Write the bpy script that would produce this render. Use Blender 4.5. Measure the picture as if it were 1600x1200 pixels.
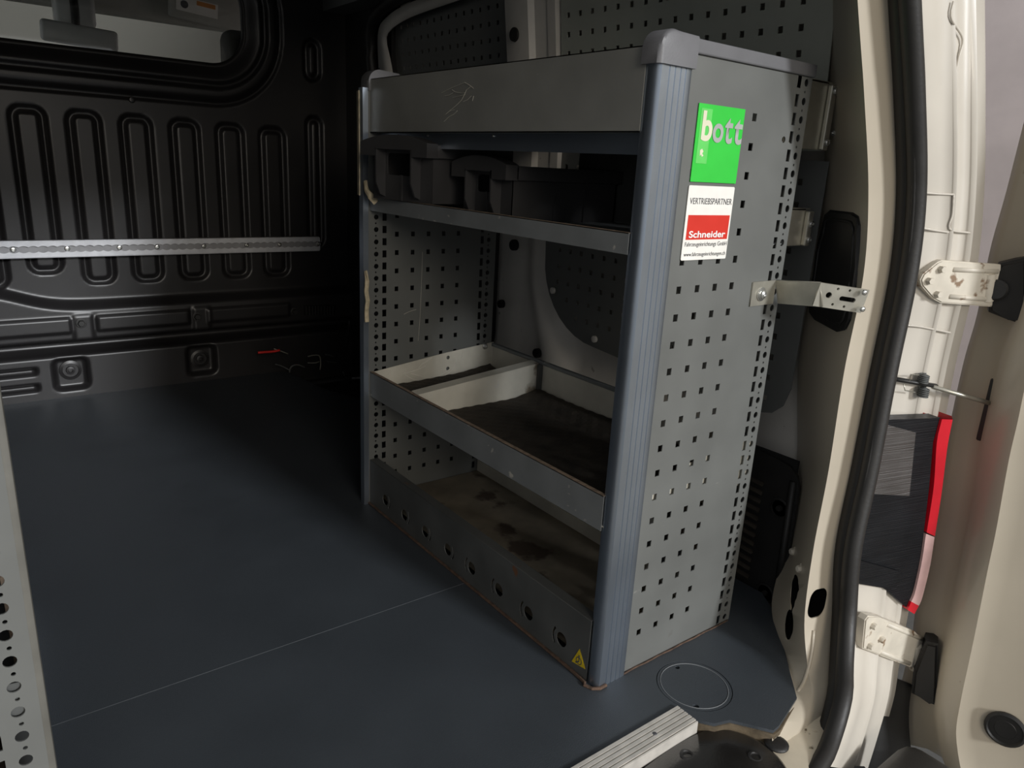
import bpy, bmesh, math, random
import numpy as np
from mathutils import Vector, Matrix
random.seed(4)
for o in list(bpy.data.objects): bpy.data.objects.remove(o)
C = bpy.context.scene.collection
S = bpy.context.scene
PI = math.pi

# ------------------------------------------------------------------ camera, world, sun, exposure
# X = to the van's right-hand side, Y = towards the cab, Z = up; origin = foot of the rack's front post; metres
CAM = np.array([-0.6814, -0.6483, 0.7444]); YAW, PIT, ROL, FPX = 0.6625, -0.2866, 0.0548, 1155.278
fw = np.array([math.sin(YAW)*math.cos(PIT), math.cos(YAW)*math.cos(PIT), math.sin(PIT)])
r0 = np.array([math.cos(YAW), -math.sin(YAW), 0.0]); u0 = np.cross(r0, fw)
RT = math.cos(ROL)*r0+math.sin(ROL)*u0; UP = -math.sin(ROL)*r0+math.cos(ROL)*u0
cd = bpy.data.cameras.new('camera'); cam = bpy.data.objects.new('camera', cd); C.objects.link(cam)
cd.sensor_width = 36; cd.lens = FPX*36/1600; cd.clip_start = 0.02
cam.matrix_world = Matrix(((RT[0], UP[0], -fw[0], CAM[0]), (RT[1], UP[1], -fw[1], CAM[1]), (RT[2], UP[2], -fw[2], CAM[2]), (0, 0, 0, 1)))
S.camera = cam
w = bpy.data.worlds.new('world'); S.world = w; w.use_nodes = True
w.node_tree.nodes['Background'].inputs[0].default_value = (0.97, 0.98, 1.0, 1); w.node_tree.nodes['Background'].inputs[1].default_value = 0.6
sl = bpy.data.lights.new('sun', 'SUN'); sl.energy = 2.7; sl.angle = math.radians(9); sl.color = (0.96, 0.98, 1.0)
sun = bpy.data.objects.new('sun', sl); C.objects.link(sun)
EL = math.radians(20)
sd = Vector((-0.165, 1.0, 0)).normalized()*math.cos(EL)+Vector((0, 0, -math.sin(EL)))
sun.rotation_euler = sd.to_track_quat('-Z', 'Y').to_euler(); sun.location = (0.5, -4, 3)
al = bpy.data.lights.new('assumed_area_light', 'AREA'); al.shape = 'DISK'; al.size = 1.6; al.energy = 65; al.color = (1.0, 0.90, 0.76)     # assumed area light with no visible source, added behind the van on its left
lamp = bpy.data.objects.new('assumed_area_light', al); C.objects.link(lamp); lamp.location = (-1.35, -4.6, 1.95); lamp.rotation_euler = (Vector((0, .3, .7))-Vector(lamp.location)).to_track_quat('-Z', 'Y').to_euler()
S.view_settings.view_transform = 'Standard'; S.view_settings.look = 'None'; S.view_settings.gamma = 1
S.view_settings.exposure = 0.0; S.view_settings.use_curve_mapping = False

def ray(u, v): return (u-800)/FPX*RT-(v-600)/FPX*UP+fw
def un(u, v, ax, val):                      # a photo pixel onto the plane axis = val
    d = ray(u, v); t = (val-CAM[ax])/d[ax]; return Vector(CAM+t*d)
def unp(u, v, P, n):                        # ... onto a plane through P with normal n
    d = ray(u, v); n = np.array(n, float); t = ((np.array(P)-CAM)@n)/(d@n); return Vector(CAM+t*d)

# ------------------------------------------------------------------ materials
def mat(name, col, rough=.5, metal=0, var=.12, vscale=30, bump=0, bscale=200, spec=.5, wear=None, wscale=(40, 40, 40), wthr=.7, coat=0, wear2=None, w2scale=(15, 15, 15), w2thr=.66):
    m = bpy.data.materials.new(name); m.use_nodes = True; nt = m.node_tree; N = nt.nodes; L = nt.links
    b = N['Principled BSDF']; b.inputs['Roughness'].default_value = rough; b.inputs['Metallic'].default_value = metal
    b.inputs['Specular IOR Level'].default_value = spec; b.inputs['Coat Weight'].default_value = coat
    tc = N.new('ShaderNodeTexCoord')
    def noise(sc, det=5):
        n = N.new('ShaderNodeTexNoise'); n.inputs['Detail'].default_value = det
        if isinstance(sc, tuple):
            mp = N.new('ShaderNodeMapping'); mp.inputs['Scale'].default_value = sc; L.new(tc.outputs['Object'], mp.inputs[0]); L.new(mp.outputs[0], n.inputs['Vector']); n.inputs['Scale'].default_value = 1
        else:
            n.inputs['Scale'].default_value = sc; L.new(tc.outputs['Object'], n.inputs['Vector'])
        return n
    n1 = noise(vscale); cr = N.new('ShaderNodeValToRGB'); L.new(n1.outputs['Fac'], cr.inputs[0])
    cr.color_ramp.elements[0].position = .3; cr.color_ramp.elements[1].position = .7
    cr.color_ramp.elements[0].color = (*[c*(1-var) for c in col], 1); cr.color_ramp.elements[1].color = (*[min(1, c*(1+var)) for c in col], 1)
    out = cr.outputs[0]
    for wc, ws, wt in ((wear, wscale, wthr), (wear2, w2scale, w2thr)):
        if wc is None: continue
        n2 = noise(ws, 6); r2 = N.new('ShaderNodeValToRGB'); L.new(n2.outputs['Fac'], r2.inputs[0])
        r2.color_ramp.elements[0].position = wt; r2.color_ramp.elements[1].position = min(1, wt+.05)
        mx = N.new('ShaderNodeMix'); mx.data_type = 'RGBA'; L.new(r2.outputs[0], mx.inputs[0]); L.new(out, mx.inputs[6]); mx.inputs[7].default_value = (*wc, 1); out = mx.outputs[2]
    L.new(out, b.inputs['Base Color'])
    if bump:
        n3 = noise(bscale, 3); bp = N.new('ShaderNodeBump'); bp.inputs['Strength'].default_value = bump; bp.inputs['Distance'].default_value = .002
        L.new(n3.outputs['Fac'], bp.inputs['Height']); L.new(bp.outputs[0], b.inputs['Normal'])
    rr = N.new('ShaderNodeMapRange'); rr.inputs[3].default_value = max(.02, rough-.08); rr.inputs[4].default_value = min(1, rough+.08); L.new(n1.outputs['Fac'], rr.inputs[0]); L.new(rr.outputs[0], b.inputs['Roughness'])
    return m
M = {}
M['floor'] = mat('floor_coating', (.044, .051, .059), .40, var=.10, vscale=6, bump=.35, bscale=700, wear=(.13, .13, .12), wscale=(60, 60, 60), wthr=.76)
M['seam'] = mat('floor_seam', (.20, .21, .22), .7)
M['ply'] = mat('floor_edge_ply', (.10, .075, .045), .85, var=.35, vscale=60, bump=.6, bscale=120)
M['panel'] = mat('grey_rack_paint', (.122, .126, .120), .42, var=.10, vscale=9, wear=(.27, .26, .24), wscale=(18, 18, 90), wthr=.735, wear2=(.095, .09, .08), w2scale=(9, 9, 9), w2thr=.74)
M['slate'] = mat('slate_rack_paint', (.215, .215, .20), .42, var=.10, vscale=12, wear=(.34, .33, .30), wscale=(70, 30, 150), wthr=.715)
M['lip'] = mat('worn_slate_paint', (.175, .185, .188), .45, var=.12, vscale=14, wear=(.42, .40, .36), wscale=(60, 40, 60), wthr=.67)
M['plinth'] = mat('dirty_slate_paint', (.075, .078, .076), .55, var=.18, vscale=14, wear=(.13, .06, .03), wscale=(22, 22, 22), wthr=.69, wear2=(.2, .19, .17), w2scale=(50, 20, 90), w2thr=.74)
M['rust'] = mat('rust_bead', (.075, .045, .03), .9, var=.5, vscale=90, bump=.8, bscale=150)
M['rusttip'] = mat('worn_edge', (.24, .18, .13), .8, var=.4, vscale=120)
M['post'] = mat('blue_grey_profile', (.40, .455, .53), .33, metal=.92, var=.06, vscale=8, wear=(.34, .36, .38), wscale=(300, 300, 14), wthr=.70)
M['cap'] = mat('grey_plastic_cap', (.125, .125, .132), .5, var=.06, vscale=20, bump=.1, bscale=500)
M['tray'] = mat('galvanised_tray', (.56, .535, .46), .5, var=.14, vscale=14, wear=(.60, .58, .52), wscale=(40, 90, 40), wthr=.69, wear2=(.17, .14, .10), w2scale=(12, 12, 12), w2thr=.66)
M['dirt'] = mat('dirty_tray_floor', (.20, .17, .125), .8, var=.35, vscale=11, wear=(.07, .05, .035), wscale=(9, 9, 9), wthr=.58)
M['zinc'] = mat('zinc_plate', (.52, .50, .43), .38, metal=.75, var=.10, vscale=40, wear=(.3, .27, .2), wscale=(90, 90, 90), wthr=.72)
M['screw'] = mat('zinc_screw', (.65, .65, .62), .28, metal=.9, var=.05)
M['alu'] = mat('anodised_aluminium', (.66, .67, .70), .40, metal=.35, var=.08, vscale=40)
M['alutrim'] = mat('ribbed_aluminium', (.60, .57, .52), .5, metal=.35, var=.10, vscale=60)
M['body'] = mat('champagne_body_paint', (.45, .398, .315), .36, var=.05, vscale=7, wear=(.26, .21, .15), wscale=(60, 60, 60), wthr=.745, coat=.3)
M['bodyin'] = mat('silver_body_primer', (.70, .67, .62), .42, var=.10, vscale=9, wear=(.30, .28, .25), wscale=(30, 30, 30), wthr=.70)
M['jamb'] = mat('pale_jamb_paint', (.56, .52, .455), .36, var=.05, vscale=8, wear=(.42, .35, .26), wscale=(24, 24, 24), wthr=.71, coat=.2)
M['hinge'] = mat('stained_hinge_paint', (.62, .57, .48), .45, var=.10, vscale=30, wear=(.24, .16, .10), wscale=(30, 30, 30), wthr=.60)
M['rustbody'] = mat('rusted_sill_paint', (.60, .53, .41), .6, var=.12, vscale=20, wear=(.26, .13, .05), wscale=(20, 20, 20), wthr=.60, wear2=(.10, .07, .04), w2scale=(45, 45, 45), w2thr=.66)
M['bulk'] = mat('black_bulkhead_paint', (.015, .014, .0145), .38, var=.15, vscale=5, spec=.5, bump=.05, bscale=30)
M['black'] = mat('black_plastic', (.014, .0135, .013), .5, var=.1, vscale=30, bump=.2, bscale=600)
M['hole'] = mat('dark_cavity', (.006, .006, .006), .9, var=.1)  # near-black colour in place of the shade inside openings
M['rubber'] = mat('rubber_seal', (.013, .012, .011), .5, var=.12, vscale=30, bump=.1, bscale=200)
M['bin'] = mat('anthracite_bin_plastic', (.040, .039, .040), .42, var=.05, vscale=30)
M['mat'] = mat('dirty_rubber_mat', (.034, .027, .019), .8, var=.4, vscale=30, bump=.3, bscale=300)
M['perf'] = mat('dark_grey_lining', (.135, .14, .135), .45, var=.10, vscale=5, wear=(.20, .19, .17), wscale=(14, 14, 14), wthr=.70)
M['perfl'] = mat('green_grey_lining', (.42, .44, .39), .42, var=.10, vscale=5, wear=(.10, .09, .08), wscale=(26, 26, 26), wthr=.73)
M['green'] = mat('green_sticker', (.035, .52, .055), .3, var=.06, vscale=20)
M['greenp'] = mat('faded_green', (.12, .58, .12), .35, var=.06, vscale=60)
M['white'] = mat('white_sticker', (.78, .76, .71), .4, var=.05, vscale=40, wear=(.55, .5, .42), wscale=(50, 50, 200), wthr=.73)
M['red'] = mat('red_print', (.58, .030, .018), .4, var=.04)
M['ink'] = mat('grey_ink', (.07, .07, .075), .6)
M['silver'] = mat('silver_letter', (.36, .38, .36), .4, var=.05)
M['cream'] = mat('cream_letter', (.66, .64, .48), .5, var=.05)
M['pwhite'] = mat('white_letter', (.80, .80, .78), .5, var=.02)
M['yellow'] = mat('yellow_sticker', (.62, .46, .015), .45, var=.1, vscale=80)
M['peel'] = mat('peeling_cream_strip', (.52, .44, .30), .8, var=.3, vscale=70, bump=.6, bscale=90)
M['edgeguard'] = mat('scuffed_edge_guard', (.115, .112, .098), .55, var=.25, vscale=18, wear=(.22, .215, .20), wscale=(200, 200, 30), wthr=.68)
M['slotshade'] = mat('shaded_channel', (.30, .30, .31), .5, metal=.3)  # darkened copy of the rail's aluminium, shade coloured into the slot
M['scuff'] = mat('bright_scuff', (.70, .68, .62), .6)
M['redlens'] = mat('red_lens', (.60, .006, .018), .12, var=.06, spec=.6, coat=.5)
M['clearlens'] = mat('clear_lens', (.62, .40, .38), .15, var=.08, vscale=40, coat=.5)
M['lamp'] = mat('lamp_housing', (.008, .0085, .010), .42, var=.2, vscale=20, spec=.15, bump=.6, bscale=(5, 5, 700))
M['wall'] = mat('mauve_render', (.80, .72, .72), .9, var=.07, vscale=6, bump=.3, bscale=30)
M['wall2'] = mat('grey_render', (.118, .111, .100), .9, var=.03, vscale=2)
M['ground'] = mat('dark_asphalt', (.16, .165, .16), .9, var=.15, vscale=20, bump=.4, bscale=60)
M['liner'] = mat('beige_headliner', (.42, .41, .37), .8, var=.06)
M['mirror'] = mat('grey_mirror_shell', (.42, .43, .42), .35, var=.05)
M['seat'] = mat('dark_seat_fabric', (.05, .052, .048), .9, var=.1, vscale=100)
M['redwire'] = mat('red_wire', (.55, .02, .015), .45)
M['orange'] = mat('orange_print', (.60, .24, .06), .5)
def glass_mat():
    m = bpy.data.materials.new('window_glass'); m.use_nodes = True; nt = m.node_tree; N = nt.nodes; L = nt.links
    N.remove(N['Principled BSDF']); t = N.new('ShaderNodeBsdfTransparent'); t.inputs[0].default_value = (.96, .97, .96, 1)
    g = N.new('ShaderNodeBsdfGlossy'); g.inputs['Roughness'].default_value = .03; x = N.new('ShaderNodeMixShader'); x.inputs[0].default_value = .05; L.new(t.outputs[0], x.inputs[1]); L.new(g.outputs[0], x.inputs[2]); L.new(x.outputs[0], N['Material Output'].inputs[0])
    return m
M['glass'] = glass_mat()

# ------------------------------------------------------------------ builders
def obj(name, bm, m, parent=None, smooth=False, label=None):
    if isinstance(bm, bpy.types.Mesh): me = bm
    else:
        bmesh.ops.recalc_face_normals(bm, faces=bm.faces)
        me = bpy.data.meshes.new(name); bm.to_mesh(me); bm.free()
    me.name = name; o = bpy.data.objects.new(name, me); C.objects.link(o)
    me.materials.clear(); me.materials.append(M[m] if isinstance(m, str) else m)
    if smooth: me.shade_smooth() if smooth is True else smooth_angle(me, smooth)
    if parent: o.parent = parent
    if label: o['label'] = label
    return o
def smooth_angle(me, ang):
    me.shade_smooth()
    bm = bmesh.new(); bm.from_mesh(me)
    for e in bm.edges:
        if len(e.link_faces) == 2 and e.calc_face_angle(0) > math.radians(ang): e.smooth = False
    bm.to_mesh(me); bm.free()
def tag(o, label, cat, group=None, kind=None):
    o['label'] = label; o['category'] = cat
    if group: o['group'] = group
    if kind: o['kind'] = kind
    return o
def thing(name, label, cat, loc=(0, 0, 0), group=None, kind=None):
    o = bpy.data.objects.new(name, None); o.empty_display_size = .05; o.location = loc; C.objects.link(o)
    return tag(o, label, cat, group, kind)
def put(o, parent):                     # parent while keeping the world placement of mesh data built in world space
    o.parent = parent; o.matrix_parent_inverse = Matrix.Translation(parent.location).inverted(); return o
def part(name, bm, m, parent, smooth=False, label=None):
    return put(obj(name, bm, m, None, smooth, label), parent)
def sub(name, bm, m, parent, smooth=False, label=None):   # sub-part under a mesh part (mesh parts sit at the world origin)
    o = obj(name, bm, m, None, smooth, label); o.parent = parent; o.matrix_parent_inverse = parent.matrix_parent_inverse.copy() if False else Matrix.Identity(4); return o
def box(bm, x0, x1, y0, y1, z0, z1, mtx=None, bev=0, seg=2):
    vs = [Vector((x, y, z)) for x in (x0, x1) for y in (y0, y1) for z in (z0, z1)]
    v = [bm.verts.new(mtx @ p if mtx else p) for p in vs]
    fs = [bm.faces.new([v[i] for i in f]) for f in ((0, 1, 3, 2), (4, 6, 7, 5), (0, 4, 5, 1), (2, 3, 7, 6), (0, 2, 6, 4), (1, 5, 7, 3))]
    if bev:
        es = list({e for f in fs for e in f.edges}); bmesh.ops.bevel(bm, geom=es, offset=bev, segments=seg, affect='EDGES', profile=.5)
    return v
def boxm(x0, x1, y0, y1, z0, z1, bev=0, seg=2, mtx=None):
    bm = bmesh.new(); box(bm, x0, x1, y0, y1, z0, z1, mtx, bev, seg); return bm
def frame_from(d, up=(0, 0, 1)):
    d = Vector(d).normalized(); a = Vector(up)
    if abs(d.dot(a)) > .98: a = Vector((1, 0, 0))
    x = a.cross(d).normalized(); y = d.cross(x); return x, y, d
def cyl(bm, p0, p1, r0, r1=None, seg=16, cap=True):
    p0 = Vector(p0); p1 = Vector(p1); x, y, d = frame_from(p1-p0); r1 = r0 if r1 is None else r1
    a = [bm.verts.new(p0+r0*(math.cos(2*PI*i/seg)*x+math.sin(2*PI*i/seg)*y)) for i in range(seg)]
    b = [bm.verts.new(p1+r1*(math.cos(2*PI*i/seg)*x+math.sin(2*PI*i/seg)*y)) for i in range(seg)]
    for i in range(seg): bm.faces.new((a[i], a[(i+1) % seg], b[(i+1) % seg], b[i]))
    if cap: bm.faces.new(a[::-1]); bm.faces.new(b)
def lathe(bm, p, d, prof, seg=20):        # prof: (radius, height along d)
    p = Vector(p); x, y, d = frame_from(d); rings = []
    for r, h in prof:
        if r < 1e-6: rings.append([bm.verts.new(p+d*h)])
        else: rings.append([bm.verts.new(p+d*h+r*(math.cos(2*PI*i/seg)*x+math.sin(2*PI*i/seg)*y)) for i in range(seg)])
    for A, B in zip(rings, rings[1:]):
        for i in range(seg):
            j = (i+1) % seg
            if len(A) == 1 and len(B) == 1: continue
            if len(A) == 1: bm.faces.new((A[0], B[i], B[j]))
            elif len(B) == 1: bm.faces.new((A[i], A[j], B[0]))
            else: bm.faces.new((A[i], A[j], B[j], B[i]))
    if len(rings[0]) > 1: bm.faces.new(rings[0][::-1])
    if len(rings[-1]) > 1: bm.faces.new(rings[-1])
def catmull(pts, n):
    P = [Vector(p) for p in pts]; P = [2*P[0]-P[1]]+P+[2*P[-1]-P[-2]]; out = []; k = len(P)-3
    for s in range(n+1):
        t = s/n*k; i = min(int(t), k-1); t -= i; a, b, c, d = P[i:i+4]
        out.append(.5*((2*b)+(c-a)*t+(2*a-5*b+4*c-d)*t*t+(3*b-a-3*c+d)*t**3))
    return out
def resample(pts, n, dense=200):
    d = catmull(pts, dense); L = [0]
    for a, b in zip(d, d[1:]): L.append(L[-1]+(b-a).length)
    out = []; j = 0
    for s in range(n+1):
        t = L[-1]*s/n
        while j < dense-1 and L[j+1] < t: j += 1
        f = (t-L[j])/max(1e-9, L[j+1]-L[j]); out.append(d[j].lerp(d[j+1], f))
    return out
def tube(bm, pts, r, seg=10, closed=False, sx=1, sy=1, up=(0, 0, 1)):
    pts = [Vector(p) for p in pts]; n = len(pts); rings = []
    for i, p in enumerate(pts):
        d = (pts[(i+1) % n]-pts[i-1]) if closed else (pts[min(i+1, n-1)]-pts[max(i-1, 0)])
        x, y, d = frame_from(d, up)
        rings.append([bm.verts.new(p+r*(sx*math.cos(2*PI*k/seg)*x+sy*math.sin(2*PI*k/seg)*y)) for k in range(seg)])
    for a in range(n if closed else n-1):
        A, B = rings[a], rings[(a+1) % n]
        for k in range(seg): bm.faces.new((A[k], A[(k+1) % seg], B[(k+1) % seg], B[k]))
    if not closed: bm.faces.new(rings[0][::-1]); bm.faces.new(rings[-1])
def loft(bm, curves, n=40, idx=False):
    g = [[bm.verts.new(p) for p in (catmull(c, n) if idx else resample(c, n))] for c in curves]
    for a, b in zip(g, g[1:]):
        for i in range(n): bm.faces.new((a[i], a[i+1], b[i+1], b[i]))
    return g
def solid(bm, t):
    bmesh.ops.recalc_face_normals(bm, faces=bm.faces); bmesh.ops.solidify(bm, geom=list(bm.faces), thickness=t); return bm
def prism(bm, poly, ext):                  # polygon (3D points) extruded by a vector
    ext = Vector(ext); a = [bm.verts.new(Vector(p)) for p in poly]; b = [bm.verts.new(Vector(p)+ext) for p in poly]; n = len(poly)
    bm.faces.new(a[::-1]); bm.faces.new(b)
    for i in range(n): bm.faces.new((a[i], a[(i+1) % n], b[(i+1) % n], b[i]))
def sheet(outline, holes, O, eu, ev, t):   # flat sheet with real holes: 2D outline + hole polygons -> mesh at O + u*eu + v*ev, thickness t centred
    cu = bpy.data.curves.new('s', 'CURVE'); cu.dimensions = '2D'; cu.fill_mode = 'BOTH'; cu.extrude = t/2
    for poly in [outline]+holes:
        sp = cu.splines.new('POLY'); sp.points.add(len(poly)-1); sp.use_cyclic_u = True
        for p, q in zip(sp.points, poly): p.co = (q[0], q[1], 0, 1)
    o = bpy.data.objects.new('s', cu); me = bpy.data.meshes.new_from_object(o)
    bpy.data.objects.remove(o); bpy.data.curves.remove(cu)
    eu = Vector(eu); ev = Vector(ev); nn = eu.cross(ev); O = Vector(O)
    me.transform(Matrix(((eu.x, ev.x, nn.x, O.x), (eu.y, ev.y, nn.y, O.y), (eu.z, ev.z, nn.z, O.z), (0, 0, 0, 1)))); return me
def circ(x, y, r, n=12, ry=None): return [(x+r*math.cos(2*PI*i/n), y+(ry or r)*math.sin(2*PI*i/n)) for i in range(n)]
def rect(x, y, w, h): return [(x-w/2, y-h/2), (x+w/2, y-h/2), (x+w/2, y+h/2), (x-w/2, y+h/2)]
def rrect(x0, x1, y0, y1, r, n=5):
    out = []
    for cx, cy, a in ((x1-r, y0+r, -PI/2), (x1-r, y1-r, 0), (x0+r, y1-r, PI/2), (x0+r, y0+r, PI)):
        out += [(cx+r*math.cos(a+PI/2*i/n), cy+r*math.sin(a+PI/2*i/n)) for i in range(n+1)]
    return out
def inside(p, poly, mg=0):
    x, y = p; c = False; n = len(poly); dm = 9
    for i in range(n):
        x0, y0 = poly[i]; x1, y1 = poly[(i+1) % n]
        if (y0 > y) != (y1 > y) and x < (x1-x0)*(y-y0)/(y1-y0)+x0: c = not c
        L2 = (x1-x0)**2+(y1-y0)**2; t = max(0, min(1, ((x-x0)*(x1-x0)+(y-y0)*(y1-y0))/max(L2, 1e-12))); dm = min(dm, math.hypot(x-x0-t*(x1-x0), y-y0-t*(y1-y0)))
    return c and dm > mg
def text(s, x0, x1, z0, z1, y, m, parent, name='lettering', off=0, xdir=1, as_sub=True, shear=0):
    cu = bpy.data.curves.new('t', 'FONT'); cu.body = s; cu.offset = off; cu.shear = shear; cu.extrude = 0
    o = bpy.data.objects.new('t', cu); me = bpy.data.meshes.new_from_object(o); bpy.data.objects.remove(o); bpy.data.curves.remove(cu)
    co = np.array([v.co[:] for v in me.vertices]); a = co.min(0); b = co.max(0)
    for v in me.vertices:
        v.co = (x0+(v.co.x-a[0])/(b[0]-a[0])*(x1-x0), y, z0+(v.co.y-a[1])/(b[1]-a[1])*(z1-z0))
    o = obj(name, me, m); o.parent = parent; return o
def screw(bm, p, d, r=.006, h=.003):
    lathe(bm, p, d, [(r, 0), (r, h*.4), (r*.75, h*.85), (r*.3, h), (r*.3, h*.6), (0, h*.6)], 14)
def bolt(bm, p, d, r=.009, h=.007):
    lathe(bm, p, d, [(r*1.45, 0), (r*1.45, h*.25), (r*1.3, h*.3)], 20); x = Vector(p)+Vector(d).normalized()*h*.25
    lathe(bm, x, d, [(r, 0), (r, h*.7), (r*.85, h)], 6)

# ================================================================== SETTING
# ---- floor: two coated boards with a scribed seam, cut edges, hatch cover
fl = thing('floor', 'dark blue-grey coated load floor boards with fine seam across', 'floor', kind='structure')
SEAM = .345
near = [(-1.08, -.100), (.080, -.100), (.086, -.125), (.105, -.150), (.130, -.158), (.150, -.185), (.165, -.206), (.180, -.205), (.255, -.186), (.30, -.145), (.407, -.051), (.440, -.012), (.462, .02), (.465, SEAM-.0008), (-1.08, SEAM-.0008)]
far = [(-1.08, SEAM+.0008), (.465, SEAM+.0008), (.465, 1.20), (.338, 1.38), (.27, 1.60), (.235, 1.845), (.0, 1.875), (-1.08, 1.875)]
hatch = circ(.146, -.080, .056, 40)
part('floor_board', sheet(near, [circ(.146, -.080, .0572, 40)], (0, 0, -.006), (1, 0, 0), (0, 1, 0), .012), 'floor', fl)
part('floor_board', sheet(far, [], (0, 0, -.006), (1, 0, 0), (0, 1, 0), .012), 'floor', fl)
part('seam_line', boxm(-1.08, .46, SEAM-.0009, SEAM+.0009, -.006, -.0004), 'seam', fl)
h = part('hatch_cover', sheet(hatch, [circ(.157, -.037, .004, 10), circ(.111, -.112, .005, 10)], (0, 0, -.0065), (1, 0, 0), (0, 1, 0), .012), 'floor', fl, label='round hatch cover let into the floor board')
sub('groove_ring', sheet(circ(.146, -.080, .0512, 40), [circ(.146, -.080, .0505, 40)], (0, 0, -.0003), (1, 0, 0), (0, 1, 0), .001), 'seam', h)
part('board_edge', sheet([(p[0], p[1]) for p in [(.078, -.102), (.086, -.127), (.105, -.152), (.130, -.160), (.150, -.187), (.164, -.209), (.181, -.208), (.257, -.188), (.302, -.147), (.408, -.055), (.45, -.01), (.44, .01), (.39, -.04), (.28, -.15), (.25, -.17), (.17, -.19), (.14, -.16), (.10, -.13)]], [], (0, 0, -.013), (1, 0, 0), (0, 1, 0), .016), 'ply', fl)
part('subfloor', boxm(-1.1, .47, -.09, 1.20, -.03, -.0125), 'black', fl)
# body sill below the boards at the tail
part('sill_metal', sheet([(-1.1, -.08), (-1.1, -.27), (.20, -.27), (.30, -.215), (.38, -.10), (.38, -.06), (.2, -.08)], [], (0, 0, -.027), (1, 0, 0), (0, 1, 0), .003), 'rustbody', fl)
bm = bmesh.new(); lathe(bm, un(1213, 1163, 2, -.018), (0, 0, 1), [(.017, 0), (.017, .002), (.012, .004), (0, .0045)], 20)
part('drain_plug', bm, 'black', fl, True, label='round black rubber plug')

# ---- ribbed aluminium sill trim
tr = thing('trim_1', 'ribbed aluminium edge strip along the rear end of the floor', 'edge trim', (-.5, -.118, 0), kind='structure')
prof = [(-.098, 0)]
for k in range(5):
    y = -.099-.0072*k; prof += [(y, .0040), (y-.0052, .0040), (y-.0054, .0012), (y-.0070, .0012)]
prof += [(-.1352, .0035), (-.137, .003), (-.1375, -.016), (-.134, -.016), (-.133, 0)]
bm = bmesh.new(); prism(bm, [(-1.06, y, z) for y, z in prof], (1.145, 0, 0)); part('strip', bm, 'alutrim', tr)
bm = bmesh.new(); screw(bm, un(1023, 1147, 2, .003), (0, 0, 1), .0035, .002); part('screw', bm, 'ink', tr)

# ---- bulkhead: pressed steel, as a relief surface
def sd_rr(X, Z, x0, x1, z0, z1, r):
    qx = np.abs(X-(x0+x1)/2)-(x1-x0)/2+r; qz = np.abs(Z-(z0+z1)/2)-(z1-z0)/2+r
    return np.hypot(np.maximum(qx, 0), np.maximum(qz, 0))+np.minimum(np.maximum(qx, qz), 0)-r
def sst(a, b, x): t = np.clip((x-a)/(b-a), 0, 1); return t*t*(3-2*t)
BY = 1.885
WIN = (-.80, .165, .990, 1.27, .11)
gx = np.arange(-1.13, .561, .0055); gz = np.arange(-.03, 1.331, .0055); X, Z = np.meshgrid(gx, gz)
H = np.zeros_like(X)                                   # positive = towards the load space
groove = lambda s, w: 1-sst(w*.35, w, np.abs(s))
for k in range(-4, 6):
    x0 = -.490+.1365*k; s = sd_rr(X, Z, x0, x0+.086, .372 if k == 0 else .335, .833-.002*k, .030)
    H -= .013*groove(s+.008, .0115)
s = sd_rr(X, Z, *WIN); lower_mask = sst(.26, .30, Z)
H -= .020*(1-sst(-.01, .045, s)); H -= .011*groove(s-.056, .012); H += .010*(1-sst(.085, .105, s)); H -= .008*groove(s-.108, .009)
H -= .012*groove(sd_rr(X, Z, .362, .402, .44, .86, .02), .012)+.012*groove(sd_rr(X, Z, .36, .40, .99, 1.10, .02), .012)
curve = .275+.055*np.exp(-((X+.62)/.13)**2)
H += .032*(1-sst(-.018, .018, Z-curve))                # lower cross member stands proud
for x0, x1 in ((-.60, -.405), (-.338, -.072), (-.015, .26)):
    H += .010*(1-sst(-.004, .004, sd_rr(X, Z, x0, x1, .198, .243, .004)))
for x0 in (-.400, -.060): H += .006*(1-sst(-.004, .003, sd_rr(X, Z, x0, x0+.052, .165, .250, .004)))
H -= .055*sst(.0, .02, Z-.125)*(1-sst(0, .018, Z-.158))*1.0    # dark shadow gap
for x0 in (-.468, -.090):
    s2 = sd_rr(X, Z, x0, x0+.098, .018, .122, .022); H -= .022*(1-sst(-.014, .002, s2))
for z0 in (.078, .028): H -= .020*(1-sst(-.008, .003, sd_rr(X, Z, -.75, -.505, z0, z0+.022, .008)))
nz, nx = X.shape
verts = np.stack([X, BY-H, Z], -1).reshape(-1, 3); I = np.arange(nz*nx).reshape(nz, nx)
F = np.stack([I[:-1, :-1], I[:-1, 1:], I[1:, 1:], I[1:, :-1]], -1).reshape(-1, 4)
sc = sd_rr((X[:-1, :-1]+X[1:, 1:])/2, (Z[:-1, :-1]+Z[1:, 1:])/2, *WIN).reshape(-1); F = F[sc > -.004]
me = bpy.data.meshes.new('bulkhead_panel'); me.from_pydata(verts.tolist(), [], F.tolist()); me.update()
wf = thing('wall_front', 'black pressed steel bulkhead with vertical ribs and a window', 'bulkhead', (-.3, BY, 0), kind='structure')
part('pressed_panel', me, 'bulk', wf, True)
for u, v in ((127, 505), (308, 495), (460, 487)):
    p = un(u, v, 1, BY-.040); bm = bmesh.new(); bolt(bm, p, (0, -1, 0), .010, .008); part('bolt', bm, 'black', wf)
for u, v in ((110, 578), (312, 560)):
    p = un(u, v, 1, BY-.010); bm = bmesh.new(); lathe(bm, p, (0, -1, 0), [(.030, -.002), (.030, .004), (.022, .006), (.021, .003), (.013, .003), (.012, .009), (.006, .010), (.005, .006), (0, .006)], 24); part('tie_down_bolt', bm, 'bulk', wf, 35)
bm = bmesh.new(); screw(bm, un(206, 156, 1, BY), (0, -1, 0), .009, .004); part('rivet', bm, 'bulk', wf)
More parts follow.
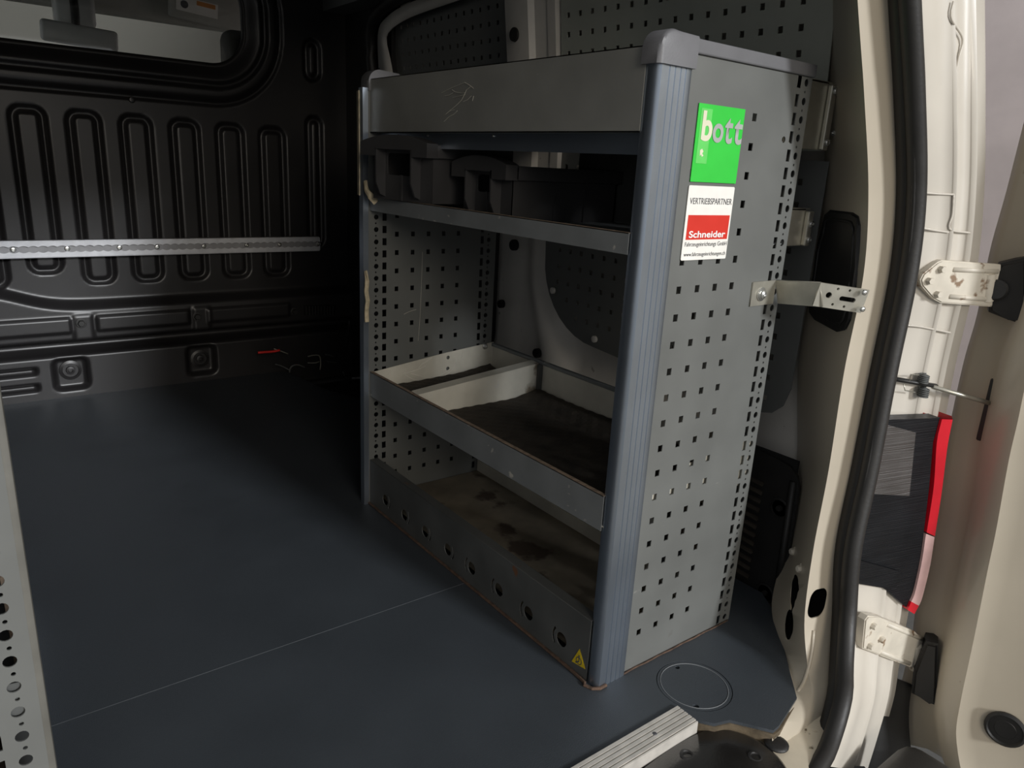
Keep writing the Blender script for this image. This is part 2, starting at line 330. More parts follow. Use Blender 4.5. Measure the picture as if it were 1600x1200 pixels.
for i in range(11):
    p = un(478+i*4.6, 485, 1, BY-.045); part('louvre', boxm(p.x-.0035, p.x+.0035, p.y-.006, p.y+.01, p.z-.017, p.z+.017), 'black', wf)
# window in the bulkhead
wn = thing('window_1', 'bulkhead window with rounded corners and black rubber surround', 'window', (-.3, BY, 1.1), kind='structure')
wp = rrect(*WIN[:4], WIN[4], 12)
bm = bmesh.new(); tube(bm, [(x, BY+.018, z) for x, z in wp], .011, 10, True, up=(0, 1, 0)); part('rubber_surround', bm, 'rubber', wn, True)
part('pane', sheet(wp, [], (0, BY+.022, 0), (1, 0, 0), (0, 0, 1), .004), 'glass', wn)

# ---- other body walls and roof
def wx(z): return .486 if z < .8 else .484-.122*(z-.8)
rx = lambda y: .016*(y-.5)
wr = thing('wall_right', 'silver body side with pressed inner panel behind the rack', 'van side', (.49, .5, 0), kind='structure')
ys = np.linspace(.0, .96, 70); zs = np.linspace(-.03, 1.33, 91); bm = bmesh.new(); grid = []
for y in ys:
    col = []
    for z in zs:
        x = wx(z)+.022+rx(y)
        d = abs(y-(.80-.35*max(0, .47-z)**1.0)); x -= .016*math.exp(-(d/.030)**2)*(1 if z < .78 else 0)       # pressed ridge
        x += .030*(1-1/(1+math.exp((z-.30-.06*math.sin(3*y))/.02)))*0
        if y > .86: x -= .012*(1-math.exp(-((y-.86)/.05)))*(z < .75)
        if z > .80: x += .04
        if y < .72: x += .05*min(1, (.72-y)/.05)*(z < .80)
        if z < .30: x -= .020*(1-math.cos(min(1, (.30-z)/.10)*PI))/2
        col.append(bm.verts.new((x, y, z)))
    grid.append(col)
for a, b in zip(grid, grid[1:]):
    for i in range(len(zs)-1): bm.faces.new((a[i], a[i+1], b[i+1], b[i]))
part('inner_skin', solid(bm, -.002), 'bodyin', wr, True)
for u, v, r in ((800, 383, .014), (780, 475, .011), (836, 552, .012)):
    p = un(u, v, 0, .486+(.0 if u > 790 else -.005)); bm = bmesh.new(); lathe(bm, p+Vector((.012, 0, 0)), (-1, 0, 0), [(r, 0), (r, .010), (r*.9, .012), (r*.85, .008), (0, .008)], 18); part('dark_hole', bm, 'hole', wr)  # dark discs standing in for the shade in open holes
part('outer_skin', boxm(.66, .67, -.06, 1.95, -.45, 1.36), 'jamb', wr)
# black sliding-door opening with its step well and door edge
part('lower_trim', boxm(.515, .53, .90, 1.90, -.15, .93), 'black', wr)
part('upper_rail', boxm(.42, .53, .955, 1.90, 1.20, 1.334), 'perf', wr)
part('door_surround', boxm(.50, .53, 1.56, 1.90, -.15, 1.33), 'black', wr)
part('leak_block_end', boxm(.10, .56, 1.895, 1.91, -.30, .02), 'black', wr)  # added box, stops light leaking in under the bulkhead
part('leak_block_side', boxm(.528, .56, .90, 1.91, -.30, .02), 'black', wr)  # added box, blocks the light leak along the outer side
part('step_well', boxm(.19, .53, 1.0, 1.90, -.10, -.06), 'black', wr)
part('step_riser', boxm(.19, .232, 1.60, 1.90, -.07, -.013), 'black', wr)
bm = bmesh.new(); tube(bm, resample([(.50, 1.66, .0), (.505, 1.67, .5), (.492, 1.67, .98), (.478, 1.655, 1.12), (.466, 1.56, 1.172), (.460, 1.38, 1.195), (.455, 1.05, 1.20)], 50), .020, 10); part('door_seal', bm, 'rubber', wr, True)
bm = bmesh.new(); loft(bm, [[(.505, 1.63, .80), (.497, 1.63, 1.00), (.486, 1.615, 1.115), (.474, 1.54, 1.150), (.468, 1.38, 1.172), (.463, 1.05, 1.180)], [(.50, 1.50, .80), (.492, 1.535, 1.00), (.482, 1.555, 1.085), (.474, 1.52, 1.112), (.47, 1.38, 1.135), (.466, 1.05, 1.150)]], 40)
part('door_frame', solid(bm, .004), 'bodyin', wr, True)
bm = bmesh.new(); screw(bm, un(594, 109, 0, .495), (-1, 0, 0), .008, .004); part('bolt', bm, 'ink', wr)
# silver centre pillar above the rack
bm = bmesh.new(); zz = (.60, .80, .95, 1.10, 1.30)
def pil(y, dx, k=0): return [(wx(z)-.004+dx+rx(y), y+k*(z-1), z) for z in zz]
loft(bm, [pil(.905, .03), pil(.900, -.006), pil(.845, -.018), pil(.800, -.016), pil(.790, -.004), pil(.745, -.001), pil(.742, -.006), pil(.715, -.006), pil(.712, .02)], 12)
part('centre_pillar', solid(bm, .002), 'bodyin', wr, 40)
bm = bmesh.new(); screw(bm, un(862, 38, 0, .452), (-1, 0, 0), .006, .004); part('bolt', bm, 'ink', wr)
bm = bmesh.new(); p = un(805, 54, 0, .44); lathe(bm, p+Vector((.02, 0, 0)), (-1, .0, 0), [(.014, 0), (.014, .010), (.017, .012), (.015, .026), (.008, .028), (0, .028)], 18); part('rubber_stop', bm, 'black', wr, 40)
part('black_cover', boxm(.30, .43, .62, .80, .80, .922, .03, 4), 'black', wr, 40)
# rear corner pillar
V = [0, 150, 300, 430, 580, 735, 860, 965, 1040, 1090, 1150, 1200]
AU = [1303, 1304, 1298, 1282, 1258, 1255, 1238, 1215, 1232, 1240, 1208, 1234]; AY = [.06, .04, .03, .03, .02, 0, -.02, -.055, -.13, -.18, -.205, -.234]
BU = [1342, 1352, 1358, 1350, 1320, 1296, 1272, 1258, 1262, 1268, 1245, 1242]; BYY = [-.09, -.092, -.095, -.10, -.105, -.115, -.125, -.14, -.165, -.195, -.215, -.225]
CU = [1392, 1399, 1402, 1392, 1362, 1331, 1307, 1304, 1300, 1296, 1280, 1250]; CY = [-.105, -.107, -.110, -.115, -.120, -.130, -.140, -.157, -.183, -.207, -.222, -.235]
DU = [1435, 1443, 1446, 1432, 1401, 1372, 1345, 1336, 1331, 1329, 1312, 1290]
def ext(c): a, b = Vector(c[0]), Vector(c[1]); d = (a-b)/(a.z-b.z); return [a+d*(1.33-a.z)*1.0]+c
cA = ext([un(u, v, 1, y) for u, v, y in zip(AU, V, AY)]); cB = ext([un(u, v, 1, y) for u, v, y in zip(BU, V, BYY)]); cC = ext([un(u, v, 1, y) for u, v, y in zip(CU, V, CY)])
cAb = [p+Vector((.03, .03, 0)) for p in cA]
cAB = [a.lerp(b, .95) for a, b in zip(cA, cB)]
cBC = [a.lerp(b, .10) for a, b in zip(cB, cC)]
cC2 = [p+Vector((.016, -.004, 0)) for p in cC]; cC3 = [p+Vector((.022, .012, 0)) for p in cC]
bm = bmesh.new(); loft(bm, [cAb, cA, cAB, cB, cBC, [a.lerp(b, .93) for a, b in zip(cB, cC)], cC, cC2], 90, True)
pillar = part('rear_pillar', bm, 'body', wr, True)
def pillar_y(u, v):                          # depth of the pillar's inner face under a pixel
    i = min(max(int(np.searchsorted(V, v))-1, 0), len(V)-2); f_ = (v-V[i])/(V[i+1]-V[i]); L_ = lambda q: q[i]+f_*(q[i+1]-q[i])
    a, b, c, ay, by, cy = L_(AU), L_(BU), L_(CU), L_(AY), L_(BYY), L_(CY)
    return ay+(by-ay)*(u-a)/(b-a) if u < b else by+(cy-by)*(u-b)/(c-b)
# holes through the rear pillar
def cut(o, cutters):
    cob = []
    for b_ in cutters:
        me_ = bpy.data.meshes.new('cut'); bmesh.ops.recalc_face_normals(b_, faces=b_.faces); b_.to_mesh(me_); b_.free(); c = bpy.data.objects.new('cut', me_); C.objects.link(c); cob.append(c)
        md = o.modifiers.new('b', 'BOOLEAN'); md.object = c; md.operation = 'DIFFERENCE'; md.solver = 'EXACT'
    dg = bpy.context.evaluated_depsgraph_get(); me_ = bpy.data.meshes.new_from_object(o.evaluated_get(dg)); o.modifiers.clear(); old = o.data; o.data = me_; bpy.data.meshes.remove(old); me_.name = o.name
    for c in cob: bpy.data.objects.remove(c)
def ov(u, v, Y, rx_, rz, ax, n=20, sq=1):
    p = un(u, v, 1, Y); ax = Vector((p.x-CAM[0], p.y-CAM[1], 0)).normalized(); x = Vector((0, 0, 1)).cross(ax).normalized(); z = Vector((0, 0, 1)); b_ = bmesh.new()
    pts = rrect(-1, 1, -1, 1, .7, 6) if sq < 1 else [(abs(math.cos(t))**sq*math.copysign(1, math.cos(t)), abs(math.sin(t))**sq*math.copysign(1, math.sin(t))) for t in [2*PI*(i+.5)/n for i in range(n)]]
    prism(b_, [p-ax*.03+x*rx_*a+z*rz*c for a, c in pts], ax*.06); return b_, p, ax, x, z
bm = pillar.data; b2 = bmesh.new(); b2.from_mesh(bm); solid(b2, .002); b2.to_mesh(bm); b2.free()
cs = [ov(1243, 922, pillar_y(1243, 922), .0075, .0250, (1, -.77, 0)), ov(1234, 972, pillar_y(1234, 972), .0070, .0240, (1, -.77, 0)), ov(1277, 942, pillar_y(1277, 942), .0115, .0225, (.2, 1, 0), 24, .65)]
cut(pillar, [c[0] for c in cs]); pillar.data.materials.clear(); pillar.data.materials.append(M['body']); smooth_angle(pillar.data, 40)
part('hole_shade_box', boxm(.53, .59, -.10, .02, -.10, .30), 'hole', wr)  # added dark box, puts shade behind the pillar holes
for u, v, Y in ((1243, 862, -.045), (1254, 889, -.07)):
    bm = bmesh.new(); bolt(bm, un(u, v, 1, pillar_y(u, v)), (-1, .6, 0), .006, .008); part('bolt', bm, 'hinge', wr)
# pressed swage on the pillar foot
bm = bmesh.new(); tube(bm, resample([un(u, v, 1, pillar_y(u, v)) for u, v in ((1271, 985), (1268, 1020), (1258, 1060), (1246, 1082))], 14), .003, 8); part('foot_swage', bm, 'body', wr, True)
# outer jamb with stepped pressings
dY = [y-.012 for y in CY]
cD = ext([un(u-8, v, 1, y) for u, v, y in zip(DU, V, dY)])
EU = [1539, 1540, 1538, 1525, 1491, 1462, 1437, 1418, 1405, 1397, 1380, 1365]
EX = [.535, .55, .57, .577, .58, .58, .58, .58, .58, .58, .58, .58]
cE = ext([un(u, v, 0, x) for u, v, x in zip(EU, V, EX)])
def lj(t, dx, dy=0): return [a.lerp(b, t)+Vector((dx, dx+dy, 0)) for a, b in zip(cD, cE)]
bm = bmesh.new(); loft(bm, [cC3, lj(0, .004), lj(.30, 0), lj(.50, 0), lj(.53, -.004), lj(.58, .003), lj(.80, .003), lj(.84, -.003), lj(.90, .004), lj(1, 0), [p+Vector((.03, .05, 0)) for p in cE], [Vector((.665, p.y+.12, p.z)) for p in cE]], 80, True)
part('door_jamb', bm, 'jamb', wr, True)
tr = thing('trim_2', 'thick black rubber door seal curving round the rear opening', 'door seal', (.38, -.18, 0), kind='structure')
cW = ext([un(u-6, v, 1, y-.036) for u, v, y in zip(DU, V, CY)]); cS1 = [a.lerp(b, .34)+Vector((.006, 0, 0)) for a, b in zip(cC, cW)]; cS2 = [a.lerp(b, .80) for a, b in zip(cC, cW)]
cS1.append(cS1[-1]+Vector((-.12, -.01, -.02))); cS2.append(cS2[-1]+Vector((-.12, -.01, -.02)))
bm = bmesh.new(); tube(bm, resample(cS1, 90), .0150, 12, up=(0, -1, 0)); part('seal_bulb', bm, 'rubber', tr, True)
bm = bmesh.new(); tube(bm, resample(cS2, 90), .0130, 12, up=(0, -1, 0)); part('seal_lip', bm, 'rubber', tr, True)
bm = bmesh.new(); tube(bm, resample([a.lerp(b, .58)+Vector((-.011, -.009, 0)) for a, b in zip(cC, cW)], 90), .004, 8, up=(0, -1, 0)); part('seal_bead', bm, 'rubber', tr, True)
# left side, roof, rear header
wl = thing('wall_left', 'plain body side behind the other rack, coloured dark to cut bounce light', 'van side', (-1.1, .8, 0), kind='structure')
part('inner_skin', boxm(-1.14, -1.11, -.18, 1.92, -.45, 1.36), 'perf', wl)  # unseen side coloured dark to cut light bouncing inside
part('rear_post', boxm(-1.12, -.99, -.22, -.14, -.45, 1.36, .02), 'body', wl, 40)
ce = thing('ceiling', 'van roof over the load space, coloured dark grey to cut bounce light', 'van roof', (-.3, .8, 1.34), kind='structure')
part('roof_skin', boxm(-1.15, .67, -.17, 3.05, 1.335, 1.36), 'perf', ce)  # unseen roof given the same dark colour against bounced light
part('rear_header', boxm(-1.12, .42, -.20, -.12, 1.22, 1.34, .02), 'body', ce, 40)
for y in (.45, .95, 1.45): part('roof_bow', boxm(-1.1, .45, y-.03, y+.03, 1.31, 1.334, .008), 'bodyin', ce)

# ---- rear door, swung open
d1 = thing('door_1', 'champagne rear door swung wide open beside the rear opening', 'van door', (.58, -.25, -.2), kind='structure')
DV = [100, 190, 300, 390, 490, 560, 640, 700, 800, 860, 950, 1000, 1060, 1110, 1140]
FU = [1625, 1600, 1572, 1547, 1527, 1507, 1489, 1478, 1460, 1449, 1431, 1424, 1410, 1397, 1396]
GU = [1700, 1670, 1640, 1615, 1588, 1562, 1545, 1532, 1515, 1503, 1486, 1476, 1464, 1458, 1462]
def upx(c): a, b = c[0], c[2]; d = (a-b)/(a.z-b.z); return [a+d*(1.25-a.z)]+c
F0 = upx([un(u, v, 0, .650) for u, v in zip(FU, DV)]); G0 = upx([un(u, v, 0, .610) for u, v in zip(GU, DV)]); 
G0[-1] = un(1468, 1172, 0, .610); F0.append(un(1400, 1150, 0, .650)); G0.append(un(1480, 1190, 0, .610)); n_ = len(F0)
F1 = [a.lerp(b, .30)+Vector((-.006, 0, 0)) for a, b in zip(F0, G0)]; F2 = [a.lerp(b, .60)+Vector((.008, 0, 0)) for a, b in zip(F0, G0)]; F3 = [a.lerp(b, .92)+Vector((.004, 0, 0)) for a, b in zip(F0, G0)]
H0 = [p+Vector((-.026, -.020, 0)) for p in G0]; H1 = [p+Vector((-.032, -.052, .0)) for p in G0]; H2 = [p+Vector((-.012, -.075, 0)) for p in G0]; H3 = [p+Vector((.015, -.20, .0)) for p in G0]
H4 = [p+Vector((.14, -.72, 0)) for p in G0]; H5 = [Vector((.87, p.y-.69, p.z)) for p in G0]; Fb = [Vector((.735, p.y+.01, p.z)) for p in F0]
bm = bmesh.new(); loft(bm, [H5, Fb, F0, F1, F2, F3, G0, H0, H1, H2, H3, H4, H5], 70, True)
bmesh.ops.remove_doubles(bm, verts=bm.verts, dist=1e-5); bmesh.ops.holes_fill(bm, edges=[e for e in bm.edges if e.is_boundary], sides=0)
part('door_shell', bm, 'body', d1, 50)
p = un(1570, 1140, 0, .602); bm = bmesh.new(); lathe(bm, p+Vector((.003, 0, 0)), (-1, -.2, 0), [(.030, 0), (.030, .004), (.026, .006), (.024, .003), (.016, .003), (.015, .004), (0, .004)], 28); part('blanking_plug', bm, 'black', d1, 40)
for (u, v, hh) in ((1588, 640, .055),):
    p = un(u-38, v, 0, .618); part('check_bracket', boxm(p.x-.004, p.x+.004, p.y-.012, p.y+.012, p.z-hh, p.z+hh*.9, .003), 'black', d1)

# ---- the place around the van
tag(obj('ground', boxm(-8, 8, -9, 8, -.56, -.52), 'ground'), 'dark grey paved ground below the van', 'ground', kind='structure')
tag(obj('wall_outside', boxm(2.6, 2.75, -9, 7.5, -.52, 4.5), 'wall'), 'mauve rendered wall standing beyond the open rear door', 'wall', kind='structure')
tag(obj('wall_ahead', boxm(-8, 2.6, 7.5, 7.7, -.52, 4.5), 'wall2'), 'plain grey wall ahead of the van seen through the cab', 'wall', kind='structure')

# ================================================================== THINGS
# ---- shelving racks
HT = .8945
def make_rack(name, label, ox, sx, full, group=None):
    t = thing(name, label, 'shelf rack', (ox, .37, 0), group)
    fx = lambda x: ox+sx*x
    def bx(nm, x0, x1, y0, y1, z0, z1, m, bev=0, smooth=False, par=None, label=None):
        a, b = sorted((fx(x0), fx(x1))); bm_ = boxm(a, b, y0, y1, z0, z1, bev)
        return sub(nm, bm_, m, par, smooth, label) if par else part(nm, bm_, m, t, smooth, label)
    def sh(nm, ol, hl, y, th, m, par=None):
        fl_ = lambda P: [(fx(a), b) for a, b in P]
        me_ = sheet(fl_(ol), [fl_(h_) for h_ in hl], (0, y, 0), (1, 0, 0), (0, 0, 1), th)
        return sub(nm, me_, m, par) if par else part(nm, me_, m, t)
    def strip(xs, xr):
        hl = []
        for k in range(36):
            z = .0105+.0248*k; hl += [rect(xs, z, .0085 if xs > .2 else .0095, .0165 if xs > .2 else .0145), circ(xr, z, .0052, 14)]
            if k < 35: hl.append(circ(xr-.001, z+.0124, .0019, 8))
        return hl
    # near end panel
    hl = strip(.3045, .3225)+[rect(.0993+.038*i, .064+.038*j, .0092, .0100) for i in range(4) for j in range(21)]
    if full: hl.append(circ(.2875, .800, .0045, 10))
    else: hl += strip(.0385+.002, .0215)
    ep = sh('end_panel', [(.006 if not full else .05, .001), (.3356, .001), (.3356, .886), (.006 if not full else .05, .886)], hl, .001, .0015, 'panel')
    bx('panel_flange', .3340, .3356, .002, .022, .001, .886, 'panel', par=ep)
    # post with ribbed face
    sec = [(.0150, .019), (.0125, .012), (.0122, .005), (.0136, -.001), (.0168, -.0053)]
    for g in (.031, .041, .051, .060): sec += [(g-.0009, -.0047), (g-.0003, -.0034), (g+.0003, -.0034), (g+.0009, -.0047)]
    sec += [(.068, -.0046), (.0715, -.0036), (.072, -.0005), (.03, .001), (.026, .008), (.024, .019)]
    def post(y0, dy, x_max=9, z1=.873, nm='corner_post', m='post'):
        bm_ = bmesh.new(); prism(bm_, [(fx(min(a, x_max)), y0+dy*b, .0) for a, b in sec], (0, 0, z1)); return part(nm, bm_, m, t, 30)
    if full:
        post(0, 1)
        def cap(y0, y1):
            bm_ = bmesh.new(); rr = .024; xa, xb, zb, zt = .0078, .0735, .868, .9075
            pr_ = [(xb, zb), (xb, zt-.003), (xb-.03, zt-.001)]+[(xa+rr-rr*math.sin(a), zt-rr+rr*math.cos(a)) for a in [PI/2*i/8 for i in range(9)]]+[(xa, zb)]
            ins = lambda d: [(min(max(a, xa+d), xb), min(b, zt-d) if a > xa+rr else b-(d*.7 if b > zb else 0)) for a, b in pr_]
            ys_ = [(y0, .006), (y0+.0015, .0025), (y0+.005, 0), (y1, 0)] if y0 < .3 else [(y0, 0), (y1-.005, 0), (y1-.0015, .0025), (y1, .006)]
            rg = [[bm_.verts.new((fx(a), y_, b)) for a, b in ins(d)] for y_, d in ys_]; n_ = len(pr_)
            for A_, B_ in zip(rg, rg[1:]):
                for k_ in range(n_): bm_.faces.new((A_[k_], A_[(k_+1) % n_], B_[(k_+1) % n_], B_[k_]))
            bm_.faces.new(rg[0][::-1]); bm_.faces.new(rg[-1]); return part('post_cap', bm_, 'cap', t, 35)
        cap(-.009, .021); cap(.730, .768)
        bx('top_rail', .0735, .337, -.004, .020, .8865, .9035, 'cap', .002)
        bx('top_rail', .0735, .337, .728, .752, .8865, .9035, 'cap', .002)
    else:
        bx('corner_post', .000, .0105, .0005, .034, .0, .886, 'edgeguard', .003, 35)
        bx('top_rail', .0, .337, -.004, .020, .8865, .9035, 'cap', .002)
    # far end panel
    FY = .735
    hl = strip(.045, .0262)+strip(.290, .308)+[rect(.0735+.038*i, .064+.038*j, .0088, .0100) for i in range(5) for j in range(21)]
    hl = [h_ for h_ in hl if h_[0][1] < .875]
    sh('end_panel', [(.0075, .001), (.328, .001), (.328, .886), (.0075, .886)], hl, FY, .0015, 'panel')
    bm_ = bmesh.new(); prism(bm_, [(fx(a), b, 0) for a, b in ((-.003, FY-.001), (.0085, FY-.001), (.0085, FY+.012), (.012, FY+.030), (.004, FY+.030), (-.003, FY+.016))], (0, 0, .873)); part('corner_post', bm_, 'post', t)
    # header and its shelf
    hd = bx('header_board', .0125, .014, .0175, .735, .7916, .8894, 'slate')
    bx('folded_edge', .0125, .027, .0175, .735, .7916, .7932, 'slate', par=hd); bx('folded_edge', .0125, .027, .0175, .735, .8880, .8894, 'rusttip', par=hd)
    bx('top_shelf', .020, .330, .004, .732, .796, .7975, 'slate')
    bx('shelf_rail', .034, .0355, .006, .732, .766, .792, 'post')
    for y in (.66, .55, .35):
        if full: bm_ = bmesh.new(); screw(bm_, (fx(.034), y, .788), (-1, 0, 0), .0022, .003); sub('screw', bm_, 'screw', hd)
    # second shelf
    s2 = bx('shelf', .016, .330, .004, .732, .652, .6535, 'lip'); bx('shelf_lip', .0115, .013, .0172, .735, .6436, .6709, 'lip', par=s2)
    bx('folded_edge', .0115, .020, .018, .735, .6697, .6712, 'rusttip', par=s2); bx('shelf_back', .3285, .330, .004, .732, .652, .672, 'lip', par=s2)
    if not full: bx('dark_back_sheet', .330, .3315, .006, .731, .02, .88, 'plinth')  # added unseen sheet, darkens what the opposite post reflects
    if full: bx('dark_back_sheet', .326, .3275, .006, .47, .655, .795, 'plinth')  # dark sheet closing the back behind the bins
    # tray shelf
    tm = 'tray' if full else 'plinth'; ts = bx('tray', .013, .330, .006, .731, .2600, .2615, tm); bx('tray_lip', .0115, .013, .0172, .735, .2533, .3075, 'lip', par=ts)  # other rack's tray is coloured dark in place of shade behind its holes
    bx('folded_edge', .0115, .0185, .018, .735, .3062, .3080, 'rusttip', par=ts)
    for y in (.7305, .0065):
        ol = [(.013, .2615), (.331, .2615), (.331, .3420), (.20, .3300), (.013, .3070)]
        hs = [circ(.205, .318, .0045, 12), circ(.205, .292, .0045, 12)]
        sh('tray_side', ol, hs, y, .0014, tm, par=ts)
    bx('tray_back', .3300, .3312, .006, .731, .2615, .3330, 'tray', par=ts); bx('back_roll', .3255, .3345, .006, .731, .3320, .3405, 'lip', .002, par=ts)
    # plinth with slotted front
    hl = []
    for i, y in enumerate((.656, .572, .488, .404, .335, .251, .168, .084)):
        s_ = 1 if i < 4 else -1
        hl.append(circ(y+.006*s_, .038, .0120, 16))
        a = [(y+.006*s_-s_*.0185*math.cos(q), .038+.0185*math.sin(q)) for q in np.linspace(-.75, .75, 7)]; b = [(y+.006*s_-s_*.0225*math.cos(q), .038+.0225*math.sin(q)) for q in np.linspace(.75, -.75, 7)]
        hl.append(a+b)
    me_ = sheet([(.0172, .003), (.735, .003), (.735, .1055), (.0172, .1055)], hl, (fx(.0115), 0, 0), (0, 1, 0), (0, 0, 1), .0015)
    pl = part('plinth_board', me_, 'plinth', t); bx('folded_edge', .0115, .030, .018, .735, .1045, .1062, 'plinth', par=pl)
    bx('base_tray', .030, .318, .006, .731, .0175, .019, 'dirt'); bx('base_tray_back', .300, .302, .006, .731, .019, .047, 'tray'); bx('base_tray_back', .302, .318, .006, .731, .0455, .047, 'tray')
    bm_ = bmesh.new(); tube(bm_, resample([(fx(.0085), .735, .002), (fx(.0085), .40, .002), (fx(.0085), .05, .002), (fx(.002), .012, .002), (fx(.012), -.006, .002), (fx(.030), -.007, .002)], 60), .0028, 6); part('rust_bead', bm_, 'rust', t)
    if not full: return t
    bm_ = bmesh.new(); tube(bm_, [(fx(.03+.3*i/20), -.002+.0006*math.sin(i*1.7), .0012) for i in range(21)], .0016, 6); part('rust_bead', bm_, 'rust', t)
    # divider in the tray, with its upright at the back
    dv = thing_part = part('divider', sheet([(fx(.020), .2615), (fx(.322), .2615), (fx(.322), .334), (fx(.020), .3055)], [], (0, .548, 0), (1, 0, 0), (0, 0, 1), .0014), 'tray', t)
    bm_ = bmesh.new(); prism(bm_, [(fx(.020), .548, .3050), (fx(.322), .548, .3335), (fx(.322), .572, .3355), (fx(.020), .572, .3070)], (0, 0, .0014)); sub('divider_flange', bm_, 'tray', dv)
    bx('upright', .318, .3285, .540, .566, .2615, .333, 'plinth', par=dv)
    bm_ = bmesh.new(); screw(bm_, un(758, 541, 1, .729)+Vector((0, 0, 0)), (0, -1, 0), .007, .004); part('screw', bm_, 'screw', t)
    # cream strip peeling off the far post
    bm_ = bmesh.new(); prism(bm_, [(fx(-.0045), .748, .672), (fx(-.002), .748, .672), (fx(.003), .7665, .672), (fx(.0005), .7665, .672)], (0, 0, .196)); part('edge_strip', bm_, 'peel', t)
    bm_ = bmesh.new(); tube(bm_, resample([un(571, 284, 0, -.004), un(573, 297, 0, -.006), un(579, 306, 0, -.005), un(587, 316, 0, .006)], 14), .007, 7, sx=.6); part('torn_strip', bm_, 'peel', t)
    bm_ = bmesh.new(); P_ = [(571, 423), (573, 440), (572, 455), (574, 470), (572, 485), (573, 503)]; tube(bm_, [un(u, v, 0, -.004)+Vector((0, random.uniform(-.002, .002), 0)) for u, v in P_], .005, 6, sx=.5); part('torn_strip', bm_, 'peel', t)
    # stickers
    g = bx('green_sticker', .0950, .1890, -.0016, -.0006, .7370, .8320, 'green')
    g['label'] = 'green sticker with worn silver lettering'
    bx('faded_patch', .1005, .122, -.0019, -.0016, .760, .8265, 'greenp', par=g)
    text('b', .1045, .1255, .7875, .8240, -.0023, 'cream', g, off=.03)
    text('o', .1268, .1485, .7870, .8105, -.0023, 'silver', g, off=.025)
    text('t', .1505, .1675, .7868, .8190, -.0023, 'silver', g, off=.02)
    text('t', .1700, .1882, .7868, .8190, -.0023, 'silver', g, off=.02)
    P_ = [(.106, .776), (.110, .778), (.113, .775), (.111, .772), (.114, .770), (.111, .768), (.109, .771), (.107, .769), (.1065, .773)]
    bm_ = bmesh.new(); prism(bm_, [(x, -.0022, z) for x, z in P_], (0, .0004, 0)); sub('torn_mark', bm_, 'cream', g)
    s_ = part('white_sticker', sheet(rrect(.0940, .1885, .6360, .7325, .002, 3), [], (0, -.0011, 0), (1, 0, 0), (0, 0, 1), .001), 'white', t, label='white and red supplier sticker')
    bx('red_field', .0988, .1855, -.0018, -.0016, .6630, .6950, 'red', par=s_)
    text('VERTRIEBSPARTNER', .0985, .1855, .7090, .7170, -.0020, 'ink', s_, off=.0)
    text('Schneider', .1040, .1800, .6655, .6745, -.0022, 'pwhite', s_, off=.02)
    text('Fahrzeugeinrichtungs GmbH', .0985, .1865, .6525, .6600, -.0020, 'ink', s_)
    text('www.fahrzeugeinrichtungen.ch', .0985, .1855, .6395, .6465, -.0020, 'ink', s_)
    # yellow warning triangle on the plinth
    P_ = [(.036, .047), (.0505, .016), (.0205, .021)]
    hz = part('warning_sticker', sheet(P_, [], (fx(.0104), 0, 0), (0, 1, 0), (0, 0, 1), .0006), 'yellow', t, label='yellow triangular warning sticker')
    sub('warning_mark', sheet(circ(.0350, .0265, .0065, 16), [circ(.0350, .0265, .0052, 14)], (fx(.0100), 0, 0), (0, 1, 0), (0, 0, 1), .0004), 'ink', hz)
    sub('warning_mark', sheet([(.0335, .0365), (.0362, .0365), (.0352, .0265), (.0425, .0210), (.0405, .0195), (.0340, .0250)], [], (fx(.0099), 0, 0), (0, 1, 0), (0, 0, 1), .0004), 'ink', hz)
    # scuffs on the header board: thin paint scratches
    def scratch(pts, wd=.0005, par=hd):
        P3 = [un(u, v, 0, fx(.0112)) for u, v in pts]; b_ = bmesh.new(); tube(b_, P3, wd, 4); return sub('scratch', b_, 'cream2', par)
    M['cream2'] = M.get('cream2') or mat('scratch_grey', (.50, .48, .42), .7)
    z_ = lambda x, y: (560+x/8, 90+y/8)
    for L_ in ([(1040, 440), (1110, 405), (1170, 375), (1240, 350), (1330, 310), (1390, 345), (1440, 385)], [(1170, 400), (1210, 430), (1300, 445), (1330, 440)], [(1080, 480), (1130, 470), (1185, 440)], [(1400, 365), (1350, 405), (1330, 455), (1290, 530), (1230, 590), (1170, 640), (1110, 690)], [(1410, 480), (1360, 530), (1310, 550)], [(1180, 500), (1270, 480), (1330, 460)], [(1070, 800), (1130, 740), (1190, 710), (1235, 665)], [(1090, 710), (1140, 670), (1200, 650)], [(1440, 480), (1425, 540)]):
        scratch([z_(*p_) for p_ in L_], .00045)
    k_ = lambda x, y, Y: un(540+x*.3, 300+y*.3, 1, Y)
    def scr2(L_, Y, wd, m='scuff'):
        b_ = bmesh.new(); P3 = [k_(x, y, Y) for x, y in L_]; tube(b_, resample(P3, 4*len(P3)) if len(P3) > 2 else P3, wd, 4); return part('scratch', b_, m, t)
    for L_ in ([(310, 955), (360, 978), (430, 985), (500, 965), (555, 925), (575, 885), (572, 860)], [(340, 945), (420, 965), (490, 955), (545, 920)], [(380, 915), (400, 895), (420, 885), (450, 862)], [(300, 945), (360, 930), (420, 905)], [(610, 830), (606, 850), (603, 865)]): scr2(L_, .7294, .0006)
    for L_ in ([(400, 312), (396, 450), (388, 640), (378, 775)], [(303, 637), (335, 622), (368, 612)]): scr2(L_, .7338, .0004, 'cream2')
    return t
rack = make_rack('shelving_rack', 'tall grey perforated shelving rack with green and white stickers on its end panel', 0, 1, True)
make_rack('shelving_rack', 'other grey rack opposite, plain perforated end panel with scuffed beige edge', -.660, -1, False)

